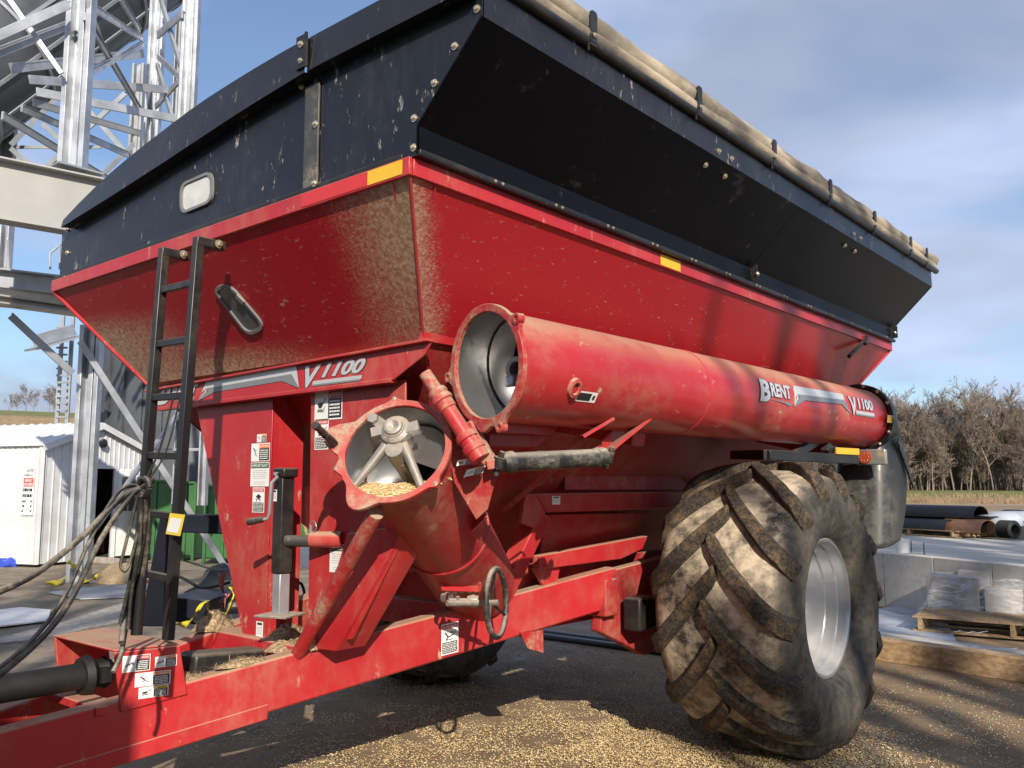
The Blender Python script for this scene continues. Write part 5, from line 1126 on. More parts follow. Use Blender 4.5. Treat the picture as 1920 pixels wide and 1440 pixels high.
# undergrowth mass behind the trunks
mb = MB()
for i in range(14000):
    az = R(rr.uniform(14, 36)); r_ = rr.uniform(136, 172); p = gpt(az, r_); z = hgt(az, r_); h = rr.uniform(1.5, 6.5); d = V((rr.gauss(0, .10), rr.gauss(0, .10), 1)) * h; a = V((p.x, p.y, z)); q = _r * rr.uniform(.02, .06)
    mb.add([a - q, a + q, a + d + q * .3, a + d - q * .3], [(0, 1, 2, 3)])
tag(mb.build('undergrowth', M['twig'], None, 0), 'thicket of bare saplings filling the far wood', 'undergrowth', kind='stuff')
mb = MB()
for i in range(5000):
    az = R(rr.uniform(15, 36)); r_ = rr.choice((rr.uniform(104, 118), rr.uniform(104, 110))); p = gpt(az, r_); z = hgt(az, r_); h = rr.uniform(.15, .5); d = V((rr.gauss(0, .2), rr.gauss(0, .2), 1)) * h; a = V((p.x, p.y, z)); q = _r * rr.uniform(.03, .08)
    mb.add([a - q, a + q, a + d], [(0, 1, 2)])
M['drygrass'] = plain('dry_grass_blades', (.20, .14, .085), .9, 0, .3, .3)
tag(mb.build('dry_grass', M['drygrass'], None, 0), 'dry tan grass along the field edge', 'grass', kind='stuff')
# ================================================================ LEFT SIDE: steel tower
tw = thing('steel_tower', PZ(140, 1090), 'tall galvanised steel support tower with braces behind the cart ladder', 'tower')
def col(name, px0, py0, px1, py1, dep, wpx, m='galv', two=True):
    """post seen between two image points at one depth"""
    a, b = PD(px0, py0, dep), PD(px1, py1, dep); b.x, b.y = a.x, a.y; wd = wpx / FPX * dep; mb = MB(); n = -fh
    mb.bar(a + fh * .10, b + fh * .10, wd * .96, .02, fh)
    for s in (-1, 1): mb.bar(a + _r * s * wd * .40, b + _r * s * wd * .40, wd * .2, .20, fh)
    mb.bar(a + _r * wd * .02 + fh * .05, b + _r * wd * .02 + fh * .05, wd * .22, .10, fh)
    return mb.build(name, M[m], tw, bevel=.006)
col('column', 135, 322, 135, -40, 14.2, 48); o = col('column', 283, 290, 283, -40, 22, 27); col('column', 350, 230, 350, -40, 20, 30); col('column', 252, 300, 252, 110, 27, 22, 'galv_dark'); col('column', 12, 300, 12, 190, 27, 30, 'galv_dark'); col('column', 328, 230, 328, 20, 27, 10, 'galv_dark')
col('column', 147, 1092, 147, 600, 16.1, 40)
col('column', 330, 945, 330, 640, 20, 12); col('column', 379, 948, 379, 700, 19, 15); col('column', 8, 505, 8, 420, 17, 18)
w = MB(); p = PZ(147, 1092); w.box(p + V((0, 0, .015)), (.55, .55, .03)); w.build('base_plate', M['galv'], tw)
def brace(a, b, wpx, m='galv', h=.05): 
    pa, pb = PD(*a), PD(*b); wd = wpx / FPX * (a[2] + b[2]) / 2; mb = MB(); mb.bar(pa, pb, h, wd, _u); mb.bar(pa + _u * wd * .45 + fh * .04, pb + _u * wd * .45 + fh * .04, .09, .012, _u); return mb.build('brace', M[m], tw, bevel=.003)
for a, b, wpx, m in (((-20, 75, 13.4), (128, 8, 14.1), 17, 'galv'), ((-20, 105, 17), (125, 48, 20), 17, 'galv_dark'), ((15, -5, 13.9), (116, 138, 14.1), 9, 'galv'), ((165, 8, 14.4), (266, 72, 21.5), 12, 'galv'), ((158, 30, 14.4), (262, 206, 21.6), 12, 'galv_dark'), ((160, 140, 14.5), (268, 82, 21.5), 12, 'galv'),
                     ((224, -6, 18), (262, 58, 22), 12, 'galv_dark'), ((300, -4, 21.8), (342, 138, 20.2), 10, 'galv_dark'), ((294, 122, 21.8), (325, 232, 20.5), 10, 'galv_dark'), ((296, 66, 21.8), (342, 26, 20.1), 15, 'galv'), ((296, 106, 21.8), (338, 146, 20.2), 10, 'galv'), ((292, 200, 21.8), (338, 150, 20.2), 10, 'galv'),
                     ((20, 128, 18), (268, 100, 22), 17, 'galv'), ((55, 149, 18), (315, 168, 21), 15, 'galv'), ((68, 172, 18), (336, 224, 20), 15, 'galv'), ((62, 192, 19), (262, 250, 22), 13, 'galv_dark'), ((40, 202, 19), (240, 290, 23), 13, 'galv'), ((4, 216, 19), (200, 335, 23), 14, 'galv_dark'),
                     ((20, 272, 26), (105, 185, 27), 9, 'galv_dark'), ((20, 278, 26), (65, 318, 26), 9, 'galv_dark'), ((80, 232, 26), (200, 345, 26), 9, 'galv_dark'), ((85, 315, 26), (235, 175, 26), 9, 'galv_dark'), ((160, 200, 26), (248, 300, 26), 9, 'galv_dark'), ((185, 335, 25), (250, 270, 26), 9, 'galv_dark'), ((25, 276, 26.5), (190, 276, 26.5), 6, 'galv_dark'),
                     ((20, 592, 15.3), (136, 700, 16), 13, 'galv_dark'), ((150, 640, 16.2), (438, 1088, 17.6), 11, 'galv'), ((336, 772, 20), (165, 1010, 16.4), 10, 'galv'), ((270, 843, 20), (380, 843, 20), 5, 'galv')):
    brace(a, b, wpx, m)
# platform girders
def girder(a, b, top, bot, name, m='galv', fl=.16):
    pa, pb = PD(*a), PD(*b); mb = MB(); z0 = pa.z; h = bot; d = (pb - pa); d.z = 0; q = V((pa.x, pa.y, z0)); e = q + d
    mb.bar(q + V((0, 0, -h / 2)), e + V((0, 0, -h / 2)), .02, h); mb.bar(q, e, fl * 2, .03); mb.bar(q + V((0, 0, -h)), e + V((0, 0, -h)), fl * 2, .03); return mb.build(name, M[m], tw, bevel=.004)
M['galv_pale'] = plain('pale_dusty_galvanised_steel', (.36, .355, .34), .6, .15, .1, .8)
girder((-60, 288, 13.0), (215, 350, 14.3), 0, .92, 'girder', 'galv_pale')
w = MB(); a = PD(135, 322, 14.1); w.box(a + V((0, 0, -.02)), (.7, .7, .03)); w.build('base_plate', M['galv_dark'], tw)
girder((-60, 500, 14.6), (160, 512, 15.6), 0, .30, 'girder', 'galv_dark'); girder((-60, 548, 14.5), (180, 595, 16.0), 0, .12, 'girder', 'galv_pale')
w = MB(); q = [PD(-60, 533, 14.7), PD(150, 540, 15.6), PD(150, 585, 16.6), PD(-60, 570, 16.4)]; w.prism(q, (0, 0, -.02)); w.build('deck_plate', M['galv_dark'], tw)
w = MB(); w.tube([PD(94, 505, 15.4), PD(94, 475, 15.4), PD(118, 455, 15.6)], .02, 6); w.build('handrail', M['galv_dark'], tw)
w = MB(); w.tube([PD(112, 505, 15.4), PD(112, 462, 15.4)], .02, 6); w.build('handrail_post', M['galv_dark'], tw)
w = MB(); w.tube([PD(16, 505, 15), PD(16, 450, 15)], .03, 6); w.build('handrail_post', M['galv_dark'], tw)
# large inclined spout drum behind the posts
dr = thing('spout_drum', PD(60, 60, 27), 'large grey bolted steel drum behind the tower posts', 'drum')
da, db = PD(-260, 250, 24), PD(330, -150, 32); dx_ = (db - da).normalized(); Ld = (db - da).length
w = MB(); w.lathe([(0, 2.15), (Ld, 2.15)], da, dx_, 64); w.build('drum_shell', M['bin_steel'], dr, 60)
for t in (.18, .34, .5, .66, .82):
    w = MB(); w.lathe([(-.05, 2.15), (-.05, 2.22), (.05, 2.22), (.05, 2.15)], da + dx_ * Ld * t, dx_, 64); w.build('seam_ring', M['galv_dark'], dr)
e1_ = dx_.orthogonal().normalized(); e2_ = dx_.cross(e1_)
for k in range(14):
    a = 2 * math.pi * k / 14; d = e1_ * math.cos(a) + e2_ * math.sin(a); w = MB(); w.bar(da + d * 2.17, db + d * 2.17, .10, .05, d); w.build('seam_strip', M['galv_dark'], dr)
# grain bin behind
def bin_(px_c, dep, rad, label, H=8):
    c = PZ(px_c, 913 + 1.72 * FPX / dep); e = thing('grain_bin', c, label, 'grain bin', 'grain bins'); mb = MB(); prof = []
    z = 0
    while z < H: prof += [(z, rad), (z + .55, rad + .035)]; z += 1.1
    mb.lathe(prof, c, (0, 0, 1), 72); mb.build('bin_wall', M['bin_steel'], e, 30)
    for k in range(36):
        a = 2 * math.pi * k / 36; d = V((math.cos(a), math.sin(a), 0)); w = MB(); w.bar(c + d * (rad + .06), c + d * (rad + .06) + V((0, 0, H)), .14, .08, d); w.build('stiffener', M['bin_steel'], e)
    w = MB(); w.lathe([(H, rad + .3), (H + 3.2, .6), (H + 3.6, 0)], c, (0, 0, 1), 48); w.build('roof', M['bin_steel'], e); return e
bin_(372, 30, 3.75, 'ribbed grain bin coloured dark for shade behind the white shed')
# service ladder with cage and catwalk
sl_ = thing('service_ladder', PD(120, 795, 25), 'caged steel service ladder with catwalk left of the grain bin', 'ladder')
for dx in (106, 125):
    w = MB(); a, b = PD(dx, 800, 25), PD(dx + 3, 600, 25); b.x, b.y = a.x, a.y; w.bar(a, b + V((0, 0, .3)), .10, .06, fh); w.build('stile', M['galv_dark'], sl_)
for k in range(15):
    y_ = 795 - k * 13; w = MB(); w.bar(PD(106, y_, 25), PD(126, y_, 25), .05, .05); w.build('rung', M['galv_dark'], sl_)
w = MB(); w.bar(PD(62, 655, 24), PD(140, 632, 25), .9, .06); w.build('catwalk_deck', M['galv_dark'], sl_)
w = MB(); w.bar(PD(62, 640, 23.6), PD(140, 618, 24.6), .04, .30); w.build('catwalk_kick_plate', M['galv'], sl_)
# white shed
def shedm():
    k = NT('white_ribbed_sheet'); k.set('Base Color', k.mix(k.ramp(k.noise(1.6, 6, .65), .35, .7), (.64, .65, .67), (.52, .52, .52))); k.set('Roughness', .5); return k.m
M['shed'] = shedm(); M['roof_white'] = plain('white_roof_sheet', (.66, .67, .68), .4, .1)
s_c = PZ(66, 1064); s_r = PZ(264, 1044); sg = (s_r - s_c); Wg = sg.length; sg.normalize(); sl2 = V((-sg.y, sg.x, 0))
if sl2.dot(_r) > 0: sl2 = -sl2
Ls_ = 4.6; He = 2.66; Hp = 3.22
shed = thing('white_shed', s_c, 'small white ribbed metal shed with gable roof and open door', 'shed')
def wallp(a, b, z0, z1a, z1b, name='wall_panel'):
    mb = MB(); d = (b - a); n = V((d.y, -d.x, 0)).normalized()
    if n.dot(_c - a) < 0: n = -n
    mb.prism([a + V((0, 0, z0)), b + V((0, 0, z0)), b + V((0, 0, z1b)), a + V((0, 0, z1a))], -n * .02)
    L = d.length; k = max(1, int(L / .15))
    for i in range(k):
        t = (i + .5) / k; p = a.lerp(b, t); zt = z1a + (z1b - z1a) * t; mb.bar(p + n * .008 + V((0, 0, z0 + .005)), p + n * .008 + V((0, 0, zt - .005)), .03, .016, n)
    return mb.build(name, M['shed'], shed)
for i in range(6):
    a = s_c + sl2 * (Ls_ * i / 6); b = s_c + sl2 * (Ls_ * (i + 1) / 6 - .006); wallp(a, b, .06, He, He)
def gz(t): return He + (Hp - He) * (1 - abs(2 * t - 1))
d0, d1, dh = .41, .69, 2.22
for t0_, t1_ in ((0, .14), (.14, .28), (.28, d0), (d1, .85), (.85, 1.0)):
    a = s_c + sg * Wg * t0_; b = s_c + sg * (Wg * t1_ - .004); wallp(a, b, .06, gz(t0_), gz(t1_))
a = s_c + sg * Wg * d0; b = s_c + sg * Wg * .5; wallp(a, b, dh, gz(d0), gz(.5)); a = s_c + sg * Wg * .5; b = s_c + sg * Wg * d1; wallp(a, b, dh, gz(.5), gz(d1))
for t_, z0, z1 in ((0, .06, He), (1, .06, He)):
    w = MB(); p = s_c + sg * Wg * t_; w.bar(p + V((0, 0, z0)), p + V((0, 0, z1)), .09, .09); w.build('corner_trim', M['shed'], shed)
for t_ in (d0, d1):
    w = MB(); p = s_c + sg * Wg * t_; w.bar(p + V((0, 0, .06)), p + V((0, 0, dh)), .08, .10); w.build('door_frame', M['shed'], shed)
w = MB(); w.bar(s_c + sg * Wg * d0 + V((0, 0, dh)), s_c + sg * Wg * d1 + V((0, 0, dh)), .10, .08); w.build('door_frame', M['shed'], shed)
for sgn, ta, tb in ((0, -.03, .5), (1, .5, 1.03)):
    p0 = s_c + sg * Wg * ta; p1 = s_c + sg * Wg * tb; z0 = (He - .03 if sgn == 0 else Hp) + .02; z1 = (Hp if sgn == 0 else He - .03) + .02; off = -sl2 * .12
    q = [p0 + off + V((0, 0, z0)), p1 + off + V((0, 0, z1)), p1 + sl2 * Ls_ + V((0, 0, z1)), p0 + sl2 * Ls_ + V((0, 0, z0))]; mb = MB(); mb.prism(q, (0, 0, .03)); 
    for i in range(16):
        t_ = (i + .5) / 16; mb.bar(q[0].lerp(q[3], t_) + V((0, 0, .04)), q[1].lerp(q[2], t_) + V((0, 0, .04)), .04, .03)
    mb.build('roof_sheet', M['roof_white'], shed)
    w = MB(); w.bar(p0 + off * 1.15 + V((0, 0, z0 - .05)), p1 + off * 1.15 + V((0, 0, z1 - .05)), .02, .14); w.build('fascia_trim', M['shed'], shed)
q = [s_c + sl2 * .02, s_c + sg * Wg + sl2 * .02, s_c + sg * Wg + sl2 * Ls_, s_c + sl2 * Ls_]
M['shed_dark'] = plain('shade_black_lining', (.05, .045, .04), .9); mb = MB(); mb.prism([p + V((0, 0, .04)) for p in q], (0, 0, .02)); mb.build('shed_floor', M['shed_dark'], shed)  # near-black lining: the unlit interior is painted into its colour
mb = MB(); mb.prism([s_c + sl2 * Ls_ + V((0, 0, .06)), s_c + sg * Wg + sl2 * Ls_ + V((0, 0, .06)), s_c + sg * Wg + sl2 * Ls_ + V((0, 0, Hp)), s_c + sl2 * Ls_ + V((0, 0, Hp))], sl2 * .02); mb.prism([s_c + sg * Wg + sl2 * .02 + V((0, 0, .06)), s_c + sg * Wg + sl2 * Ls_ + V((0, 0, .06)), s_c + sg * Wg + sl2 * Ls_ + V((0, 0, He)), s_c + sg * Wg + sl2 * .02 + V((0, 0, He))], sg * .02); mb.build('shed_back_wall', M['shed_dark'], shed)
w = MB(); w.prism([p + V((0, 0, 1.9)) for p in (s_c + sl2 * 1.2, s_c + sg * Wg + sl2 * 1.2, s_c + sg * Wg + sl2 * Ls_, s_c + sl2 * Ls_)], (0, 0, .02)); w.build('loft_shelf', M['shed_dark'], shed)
# open door leaf
dl = s_c + sg * (Wg * d1 + .04); dd_ = (sg * .95 - sl2 * .35).normalized(); leaf = empty('door', dl, shed)
w = MB(); 
w.prism([dl + V((0, 0, .08)), dl + dd_ * .80 + V((0, 0, .08)), dl + dd_ * .80 + V((0, 0, dh - .04)), dl + V((0, 0, dh - .04))], (sl2 * .04)); w.build('door_leaf', M['white_plastic'], leaf, bevel=.004)
nw = -sl2
w = MB(); o_ = dl + nw * .006; w.prism([o_ + dd_ * .12 + V((0, 0, 1.15)), o_ + dd_ * .68 + V((0, 0, 1.15)), o_ + dd_ * .68 + V((0, 0, 2.0)), o_ + dd_ * .12 + V((0, 0, 2.0))], nw * .004); w.build('door_pane', M['pane_dark'], leaf)
for i in range(4):
    w = MB(); p = o_ + nw * .006 + dd_ * (.12 + .56 * i / 3); w.bar(p + V((0, 0, 1.15)), p + V((0, 0, 2.0)), .02, .012, nw); w.build('muntin', M['white_plastic'], leaf)
for z_ in (1.15, 1.57, 2.0):
    w = MB(); w.bar(o_ + nw * .007 + dd_ * .11 + V((0, 0, z_)), o_ + nw * .007 + dd_ * .69 + V((0, 0, z_)), .012, .022); w.build('muntin', M['white_plastic'], leaf)
# shed lamp and sign
pl_ = s_c + sg * Wg * .52 - sl2 * .03 + V((0, 0, 2.78)); w = MB(); w.lathe([(0, .05), (.04, .12), (.10, .10), (.12, 0)], pl_, -sl2, 14); tag(w.build('wall_lamp', M['black_metal'], shed, 50))
sw = s_c + sl2 * .0; sn = -sg
def shp(px, py): return PN(px, py, s_c + sn * .02, sn)
a, b, t_ = shp(40, 966), shp(61, 969), shp(45, 877); bs = V((a.x, a.y, 0)); U_s = V((b.x - a.x, b.y - a.y, 0)); z0, z1 = a.z, t_.z
w = MB(); w.prism([V((a.x, a.y, z0)), V((b.x, b.y, z0)), V((b.x, b.y, z1)), V((a.x, a.y, z1))], sn * .02)
sgn_ = tag(w.build('notice_board', M['white_plastic'], None), 'white notice board with red emergency heading on the shed side wall', 'sign')
d = Deco(planar(V((a.x, a.y, z0)) + sn * .022, V((b.x, b.y, z0)) + sn * .022, V((a.x, a.y, z1)) + sn * .022))
d.rect(0, 0, 1, 1, 'white', 0); d.text('CARTER', .2, .90, .95, .97, 'ink', 1); d.text('FARMS INC.', .12, .81, .95, .87, 'ink', 1); d.rect(.08, .60, .98, .78, 'd_red', 1); d.text('EMERGENCY', .2, .70, .88, .76, 'white', 2); d.text('PHONE NUMBERS', .1, .62, .95, .68, 'white', 2)
for i, (l_, r__) in enumerate((('AMBULANCE', 1), ('FIRE DEPT', 1))): d.rect(.06, .50 - i * .12, .45, .57 - i * .12, 'd_grey', 1); lines(d, .06, .49 - i * .12, .95, .57 - i * .12, 1, 'ink', 1, i + 40, .8)
for i in range(3): lines(d, .06, .26 - i * .10, .40 - .1 * i, .32 - i * .10, 1, 'ink', 1, 50 + i, .8); lines(d, .8, .26 - i * .10, .95, .32 - i * .10, 1, 'ink', 1, 60 + i, .8)
do = d.build('printed_lettering', None); do.parent = sgn_
# things in and by the shed
M['green'] = plain('green_machine_paint', (.03, .115, .032), .45, 0, .2, 2); M['blue'] = plain('blue_tarp', (.03, .06, .40), .5); M['pink'] = plain('pink_plastic', (.70, .30, .38), .5); M['red_sack'] = plain('red_printed_sack', (.42, .05, .08), .5, 0, .6, 9); M['tan'] = plain('tan_cladding', (.30, .28, .24), .8, 0, .15, 1); M['navy'] = plain('navy_black_steel', (.012, .014, .024), .35, 0, .3, 2)
M['ytape'] = plain('yellow_caution_tape', (.72, .58, .04), .4)
def lump(p, sx, sy, sz, seed, name, m, label, cat, rough=.35, n=16, k=8, group=None):
    mb = MB(); p = V(p); vs = []
    for i in range(k + 1):
        ph = math.pi / 2 * i / k * 1.02
        for j in range(n):
            a = 6.283 * j / n; d = V((math.cos(a) * math.cos(ph), math.sin(a) * math.cos(ph), math.sin(ph))); r_ = 1 + rough * mnoise.noise((d.x * 1.7 + seed, d.y * 1.7, d.z * 1.7)) + rough * .5 * mnoise.noise((d.x * 4 + seed, d.y * 4, d.z * 4)); vs.append(p + V((d.x * sx, d.y * sy, max(0, d.z) * sz)) * r_)
    mb.add(vs, [(i * n + j, i * n + (j + 1) % n, (i + 1) * n + (j + 1) % n, (i + 1) * n + j) for i in range(k) for j in range(n)] + [tuple(k * n + j for j in range(n))])
    return tag(mb.build(name, M[m], None, 35), label, cat, group)
lump(PZ(14, 1062), .30, .22, .18, 3, 'blue_tarp_bundle', 'blue', 'crumpled blue tarp bundle at the foot of the shed wall', 'tarp')
lump(PZ(196, 1040), .42, .35, .75, 6, 'printed_sack', 'red_sack', 'red and pink printed sack standing in the shed doorway', 'sack', .2)
lump(PZ(232, 1090), .75, .45, .33, 8, 'sand_heap', 'chaff', 'pale heap of sand on the ground in front of the shed', 'heap', .2)
lump(PZ(408, 1150) + fh * .5, .75, .5, .55, 12, 'black_tarp_heap', 'black_plastic', 'crumpled dark tarp heap behind the tall cart leg', 'tarp', .5)
lump(PZ(255, 905 + 150), .10, .10, .10, 15, 'float_ball', 'white_plastic', 'small pale lump on the ground behind the hoses', 'lump', .1)
w = MB(); a = PZ(140, 1075); w.bar(PZ(150, 1052) + V((0, 0, .06)), PZ(232, 1058) + V((0, 0, .06)), .14, .13); tag(w.build('door_step_board', M['grey_wood'], None, bevel=.01), 'weathered board step below the shed door', 'board')
# building and green machines behind the ladder
bld = thing('machine_shed', PZ(350, 985), 'tan clad machine shed with dark openings behind the green boxes', 'shed')
b0, b1 = PZ(255, 990), PZ(640, 985)
for i in range(10):
    a = b0.lerp(b1, i / 10); b = b0.lerp(b1, (i + .96) / 10)
    if i in (2, 5): z0 = 2.9
    else: z0 = 0.0
    w = MB(); w.prism([a + V((0, 0, z0)), b + V((0, 0, z0)), b + V((0, 0, 4.6)), a + V((0, 0, 4.6))], fh * .06); w.build('wall_panel', M['tan'], bld)
w = MB(); w.prism([b0 + V((0, 0, 4.6)) - fh * .4, b1 + V((0, 0, 4.6)) - fh * .4, b1 + fh * 7 + V((0, 0, 5.6)), b0 + fh * 7 + V((0, 0, 5.6))], (0, 0, .1)); w.build('roof', M['galv_dark'], bld)
w = MB(); w.prism([b0 + fh * 3.0, b1 + fh * 3.0, b1 + fh * 3.0 + V((0, 0, 4.6)), b0 + fh * 3.0 + V((0, 0, 4.6))], fh * .06); w.build('back_wall', M['shed_dark'], bld)
def gbox(px0, px1, py, ztop_py, dep_add, label):
    a, b = PZ(px0, py), PZ(px1, py); zt = zat(px0, ztop_py, a); e = thing('green_bin', (a + b) / 2, label, 'bin', 'green bins'); mx_ = (b - a).normalized(); n = V((-mx_.y, mx_.x, 0))
    if n.dot(fh) < 0: n = -n
    w = MB(); w.prism([a + V((0, 0, .12)), b + V((0, 0, .12)), b + V((0, 0, zt)), a + V((0, 0, zt))], n * dep_add); w.build('bin_body', M['green'], e, bevel=.03)
    L = (b - a).length
    for t_ in (.03, .5, .97):
        w = MB(); p = a.lerp(b, t_) - n * .02; w.bar(p + V((0, 0, .0)), p + V((0, 0, zt)), .07, .06, n); w.build('corner_post', M['green'], e, bevel=.008)
    w = MB(); w.bar(a - n * .02 + V((0, 0, zt)), b - n * .02 + V((0, 0, zt)), .08, .06); w.build('top_rail', M['green'], e, bevel=.008)
gbox(326, 362, 1052, 905, 1.0, 'left green steel bin behind the black ladder'); gbox(380, 452, 1058, 912, 1.2, 'middle green steel bin left of the red cart leg'); gbox(540, 580, 1030, 890, 1.0, 'green steel bin seen in the gap between the cart legs'); gbox(255, 318, 1050, 902, 1.0, 'shaded green steel bin behind the hose bundle')
# shovel in the gap
sh = thing('shovel', PZ(580, 1045) , 'shovel with black handle leaning against the green bin in the gap', 'shovel'); p0, p1 = PD(566, 962, 11.5), PD(578, 1015, 11.5)
w = MB(); w.tube([p0, p1], .018, 8); w.build('shaft', M['timber'], sh); w = MB(); w.tube([p0, p0 + V((0, 0, .05)), p0 + _r * .05 + V((0, 0, .11)), p0 - _r * .05 + V((0, 0, .11)), p0 + V((0, 0, .05))], .014, 8); w.build('grip', M['black_plastic'], sh)
w = MB(); w.prism([p1 - _r * .10, p1 + _r * .10, p1 + _r * .11 + V((0, 0, -.30)), p1 + V((0, 0, -.36)), p1 - _r * .11 + V((0, 0, -.30))], fh * .02); w.build('blade', M['white_plastic'], sh, bevel=.008)
# black steel hopper frame behind the ladder
bf = thing('black_steel_frame', PZ(290, 1180), 'dark navy steel frame with sloping plate standing behind the ladder', 'frame')
w = MB(); w.prism([PD(318, 965, 5.4), PD(452, 965, 5.4), PD(452, 1003, 5.4), PD(318, 998, 5.4)], fh * .12); w.build('cross_beam', M['navy'], bf, bevel=.008)
w = MB(); w.prism([PD(300, 965, 5.2), PD(330, 965, 5.2), PD(318, 1175, 5.25), PD(262, 1175, 5.25)], fh * .05); w.build('sloping_plate', M['navy'], bf, bevel=.006)
w = MB(); w.prism([PD(318, 1120, 5.7), PD(395, 1125, 5.7), PD(372, 1172, 5.7), PD(318, 1165, 5.7)], fh * .5); w.build('side_plate', M['navy'], bf, bevel=.006)
# sheets of board on the ground left
for k, (q, m, lab) in enumerate((([(-60, 1210), (120, 1165), (230, 1130), (300, 1135), (230, 1165), (60, 1200)], 'grey_wood', 'grey board sheet lying nearest the cart on the left yard'), ([(90, 1110), (215, 1095), (290, 1098), (250, 1118), (150, 1122)], 'galv_dark', 'grey metal sheet lying farther back on the left yard'), ([(-60, 1150), (40, 1138), (95, 1143), (90, 1162), (-60, 1180)], 'roof_white', 'pale ribbed roofing sheet lying at the left picture edge'))):
    w = MB(); w.prism([PZ(x, y, .02 + .012 * k) for x, y in q], (0, 0, -.018)); tag(w.build('loose_sheet', M[m], None), lab, 'sheet')
def ribbon(pts, wd, m, name, label, cat, z=0):
    pts = smooth_path([V(p) for p in pts], 6); mb = MB(); vs = []
    for i, p in enumerate(pts):
        d = (pts[min(i + 1, len(pts) - 1)] - pts[max(i - 1, 0)]).normalized(); s = d.cross(V((0, 0, 1))); s = s.normalized() if s.length > .05 else _r.copy(); s = (s * math.cos(i * .35) + V((0, 0, .7)) * math.sin(i * .35)).normalized(); vs += [p - s * wd, p + s * wd]
    o = mb.add(vs, [(2 * i, 2 * i + 1, 2 * i + 3, 2 * i + 2) for i in range(len(pts) - 1)]).build(name, M[m], None, 60); s_ = o.modifiers.new('t', 'SOLIDIFY'); s_.thickness = .002; return tag(o, label, cat)
ribbon([PZ(84, 1093, .03), PZ(108, 1092, .06), PZ(125, 1078, .10), PZ(140, 1060, .35), PZ(128, 1052, .5)], .05, 'ytape', 'caution_tape', 'yellow tape wound round the foot of the shed-side post', 'tape')
ribbon([PZ(140, 1088, .03), PZ(160, 1090, .05), PZ(178, 1082, .12), PZ(188, 1076, .18)], .04, 'ytape', 'caution_tape', 'crumpled yellow tape beside the pale sand heap', 'tape')
ribbon([PD(328, 1172, 5.6), PD(355, 1168, 5.5), PD(372, 1142, 5.5), PD(388, 1128, 5.5), PD(392, 1150, 5.5), PD(400, 1168, 5.5)], .02, 'ytape', 'caution_tape', 'yellow caution tape draped over the black frame', 'tape')
ribbon([PD(400, 1168, 5.7), PD(425, 1150, 5.7), PD(437, 1120, 5.7), PD(432, 1100, 5.8)], .014, 'ytape', 'caution_tape', 'twisted yellow tape hanging beside the tall red cart leg', 'tape')
ribbon([PD(420, 1075, 5.9), PD(416, 1100, 5.9), PD(424, 1125, 5.9), PD(414, 1130, 5.9)], .05, 'pink', 'pink_rag', 'pink rag hanging beside the tall red cart leg', 'rag')
for k, pts in enumerate(([(300, 1068, 6.5), (345, 1085, 6.4), (380, 1102, 6.3), (430, 1092, 6.2)], [(545, 1068, 7), (552, 1090, 7), (565, 1095, 7), (570, 1115, 7), (556, 1120, 7)])):
    w = MB(); w.tube(smooth_path([PD(*p) for p in pts]), .012, 6); tag(w.build('loose_cable', M['black_plastic'], None), ('thin loose cable across the ground behind the ladder', 'coiled black cable on the ground between the cart legs')[k], 'cable')
# ================================================================ CORN ON THE GROUND
rng = np.random.default_rng(3)
def vnoise(x, y, f, seed):
    return np.array([mnoise.noise((a * f, b * f, seed)) for a, b in zip(x, y)])
blobs = [(1330, 1410, 1.0, .75), (1180, 1350, .8, .40), (1060, 1400, .5, .5), (800, 1280, .9, .35), (760, 1330, .6, .35), (1000, 1290, .45, .6), (1150, 1260, .35, .6), (1250, 1440, .8, .7), (900, 1400, .35, .6), (620, 1400, .4, .6), (1700, 1320, .35, .7), (1620, 1420, .5, .5), (330, 1200, .4, .55), (380, 1170, .3, .35), (205, 1165, .15, .3), (1000, 1225, .8, .12), (1450, 1440, .9, .5), (700, 1430, .4, .5)]
N0 = 420000
X_ = rng.uniform(-7.6, .6, N0); Y_ = rng.uniform(1.0, 9.0, N0); dens = np.full(N0, .012)
for px, py, amp, s_ in blobs:
    c = PZ(px, py); dens += amp * .55 * np.exp(-((X_ - c.x) ** 2 + (Y_ - c.y) ** 2) / (2 * s_ * s_))
ctl = dens > rng.uniform(0, 1.05, N0); X_, Y_, dens = X_[ctl], Y_[ctl], dens[ctl]
nv = vnoise(X_, Y_, 2.2, 4.0) + .6 * vnoise(X_, Y_, 6.0, 9.0); keep = (nv + rng.normal(0, .18, len(X_)) + .55 * dens) > .12; X_, Y_, dens = X_[keep], Y_[keep], dens[keep]
# drop those well outside the picture
P_ = np.stack([X_, Y_, np.zeros_like(X_) - CAM_H], 1); ff = P_ @ np.array(_f); xx = 960 + FPX * (P_ @ np.array(_r)) / ff; yy = 720 - FPX * (P_ @ np.array(_u)) / ff
k_ = (ff > 1) & (xx > -150) & (xx < 2070) & (yy < 1600); X_, Y_, dens = X_[k_], Y_[k_], dens[k_]
NK = min(95000, len(X_)); X_, Y_, dens = X_[:NK], Y_[:NK], dens[:NK]
print('kernels', NK)
ang = rng.uniform(0, 6.283, NK); sz = rng.uniform(.0048, .0078, NK); zz = .003 + rng.uniform(0, .012, NK) * np.clip(dens * 1.2, 0, 1)
ca, sa_ = np.cos(ang), np.sin(ang); t1n = rng.uniform(-.5, .5, NK); t2n = rng.uniform(-.4, .4, NK)
ctr = np.stack([X_, Y_, zz], 1); ex = np.stack([ca, sa_, t1n], 1) * sz[:, None]; ey = np.stack([-sa_, ca, t2n], 1) * (sz * .75)[:, None]; ez = np.stack([np.zeros(NK), np.zeros(NK), sz * .6], 1)
vv = np.stack([ctr + ex, ctr + ey, ctr - ex, ctr - ey, ctr + ez], 1).reshape(-1, 3); base = (np.arange(NK) * 5)[:, None, None]
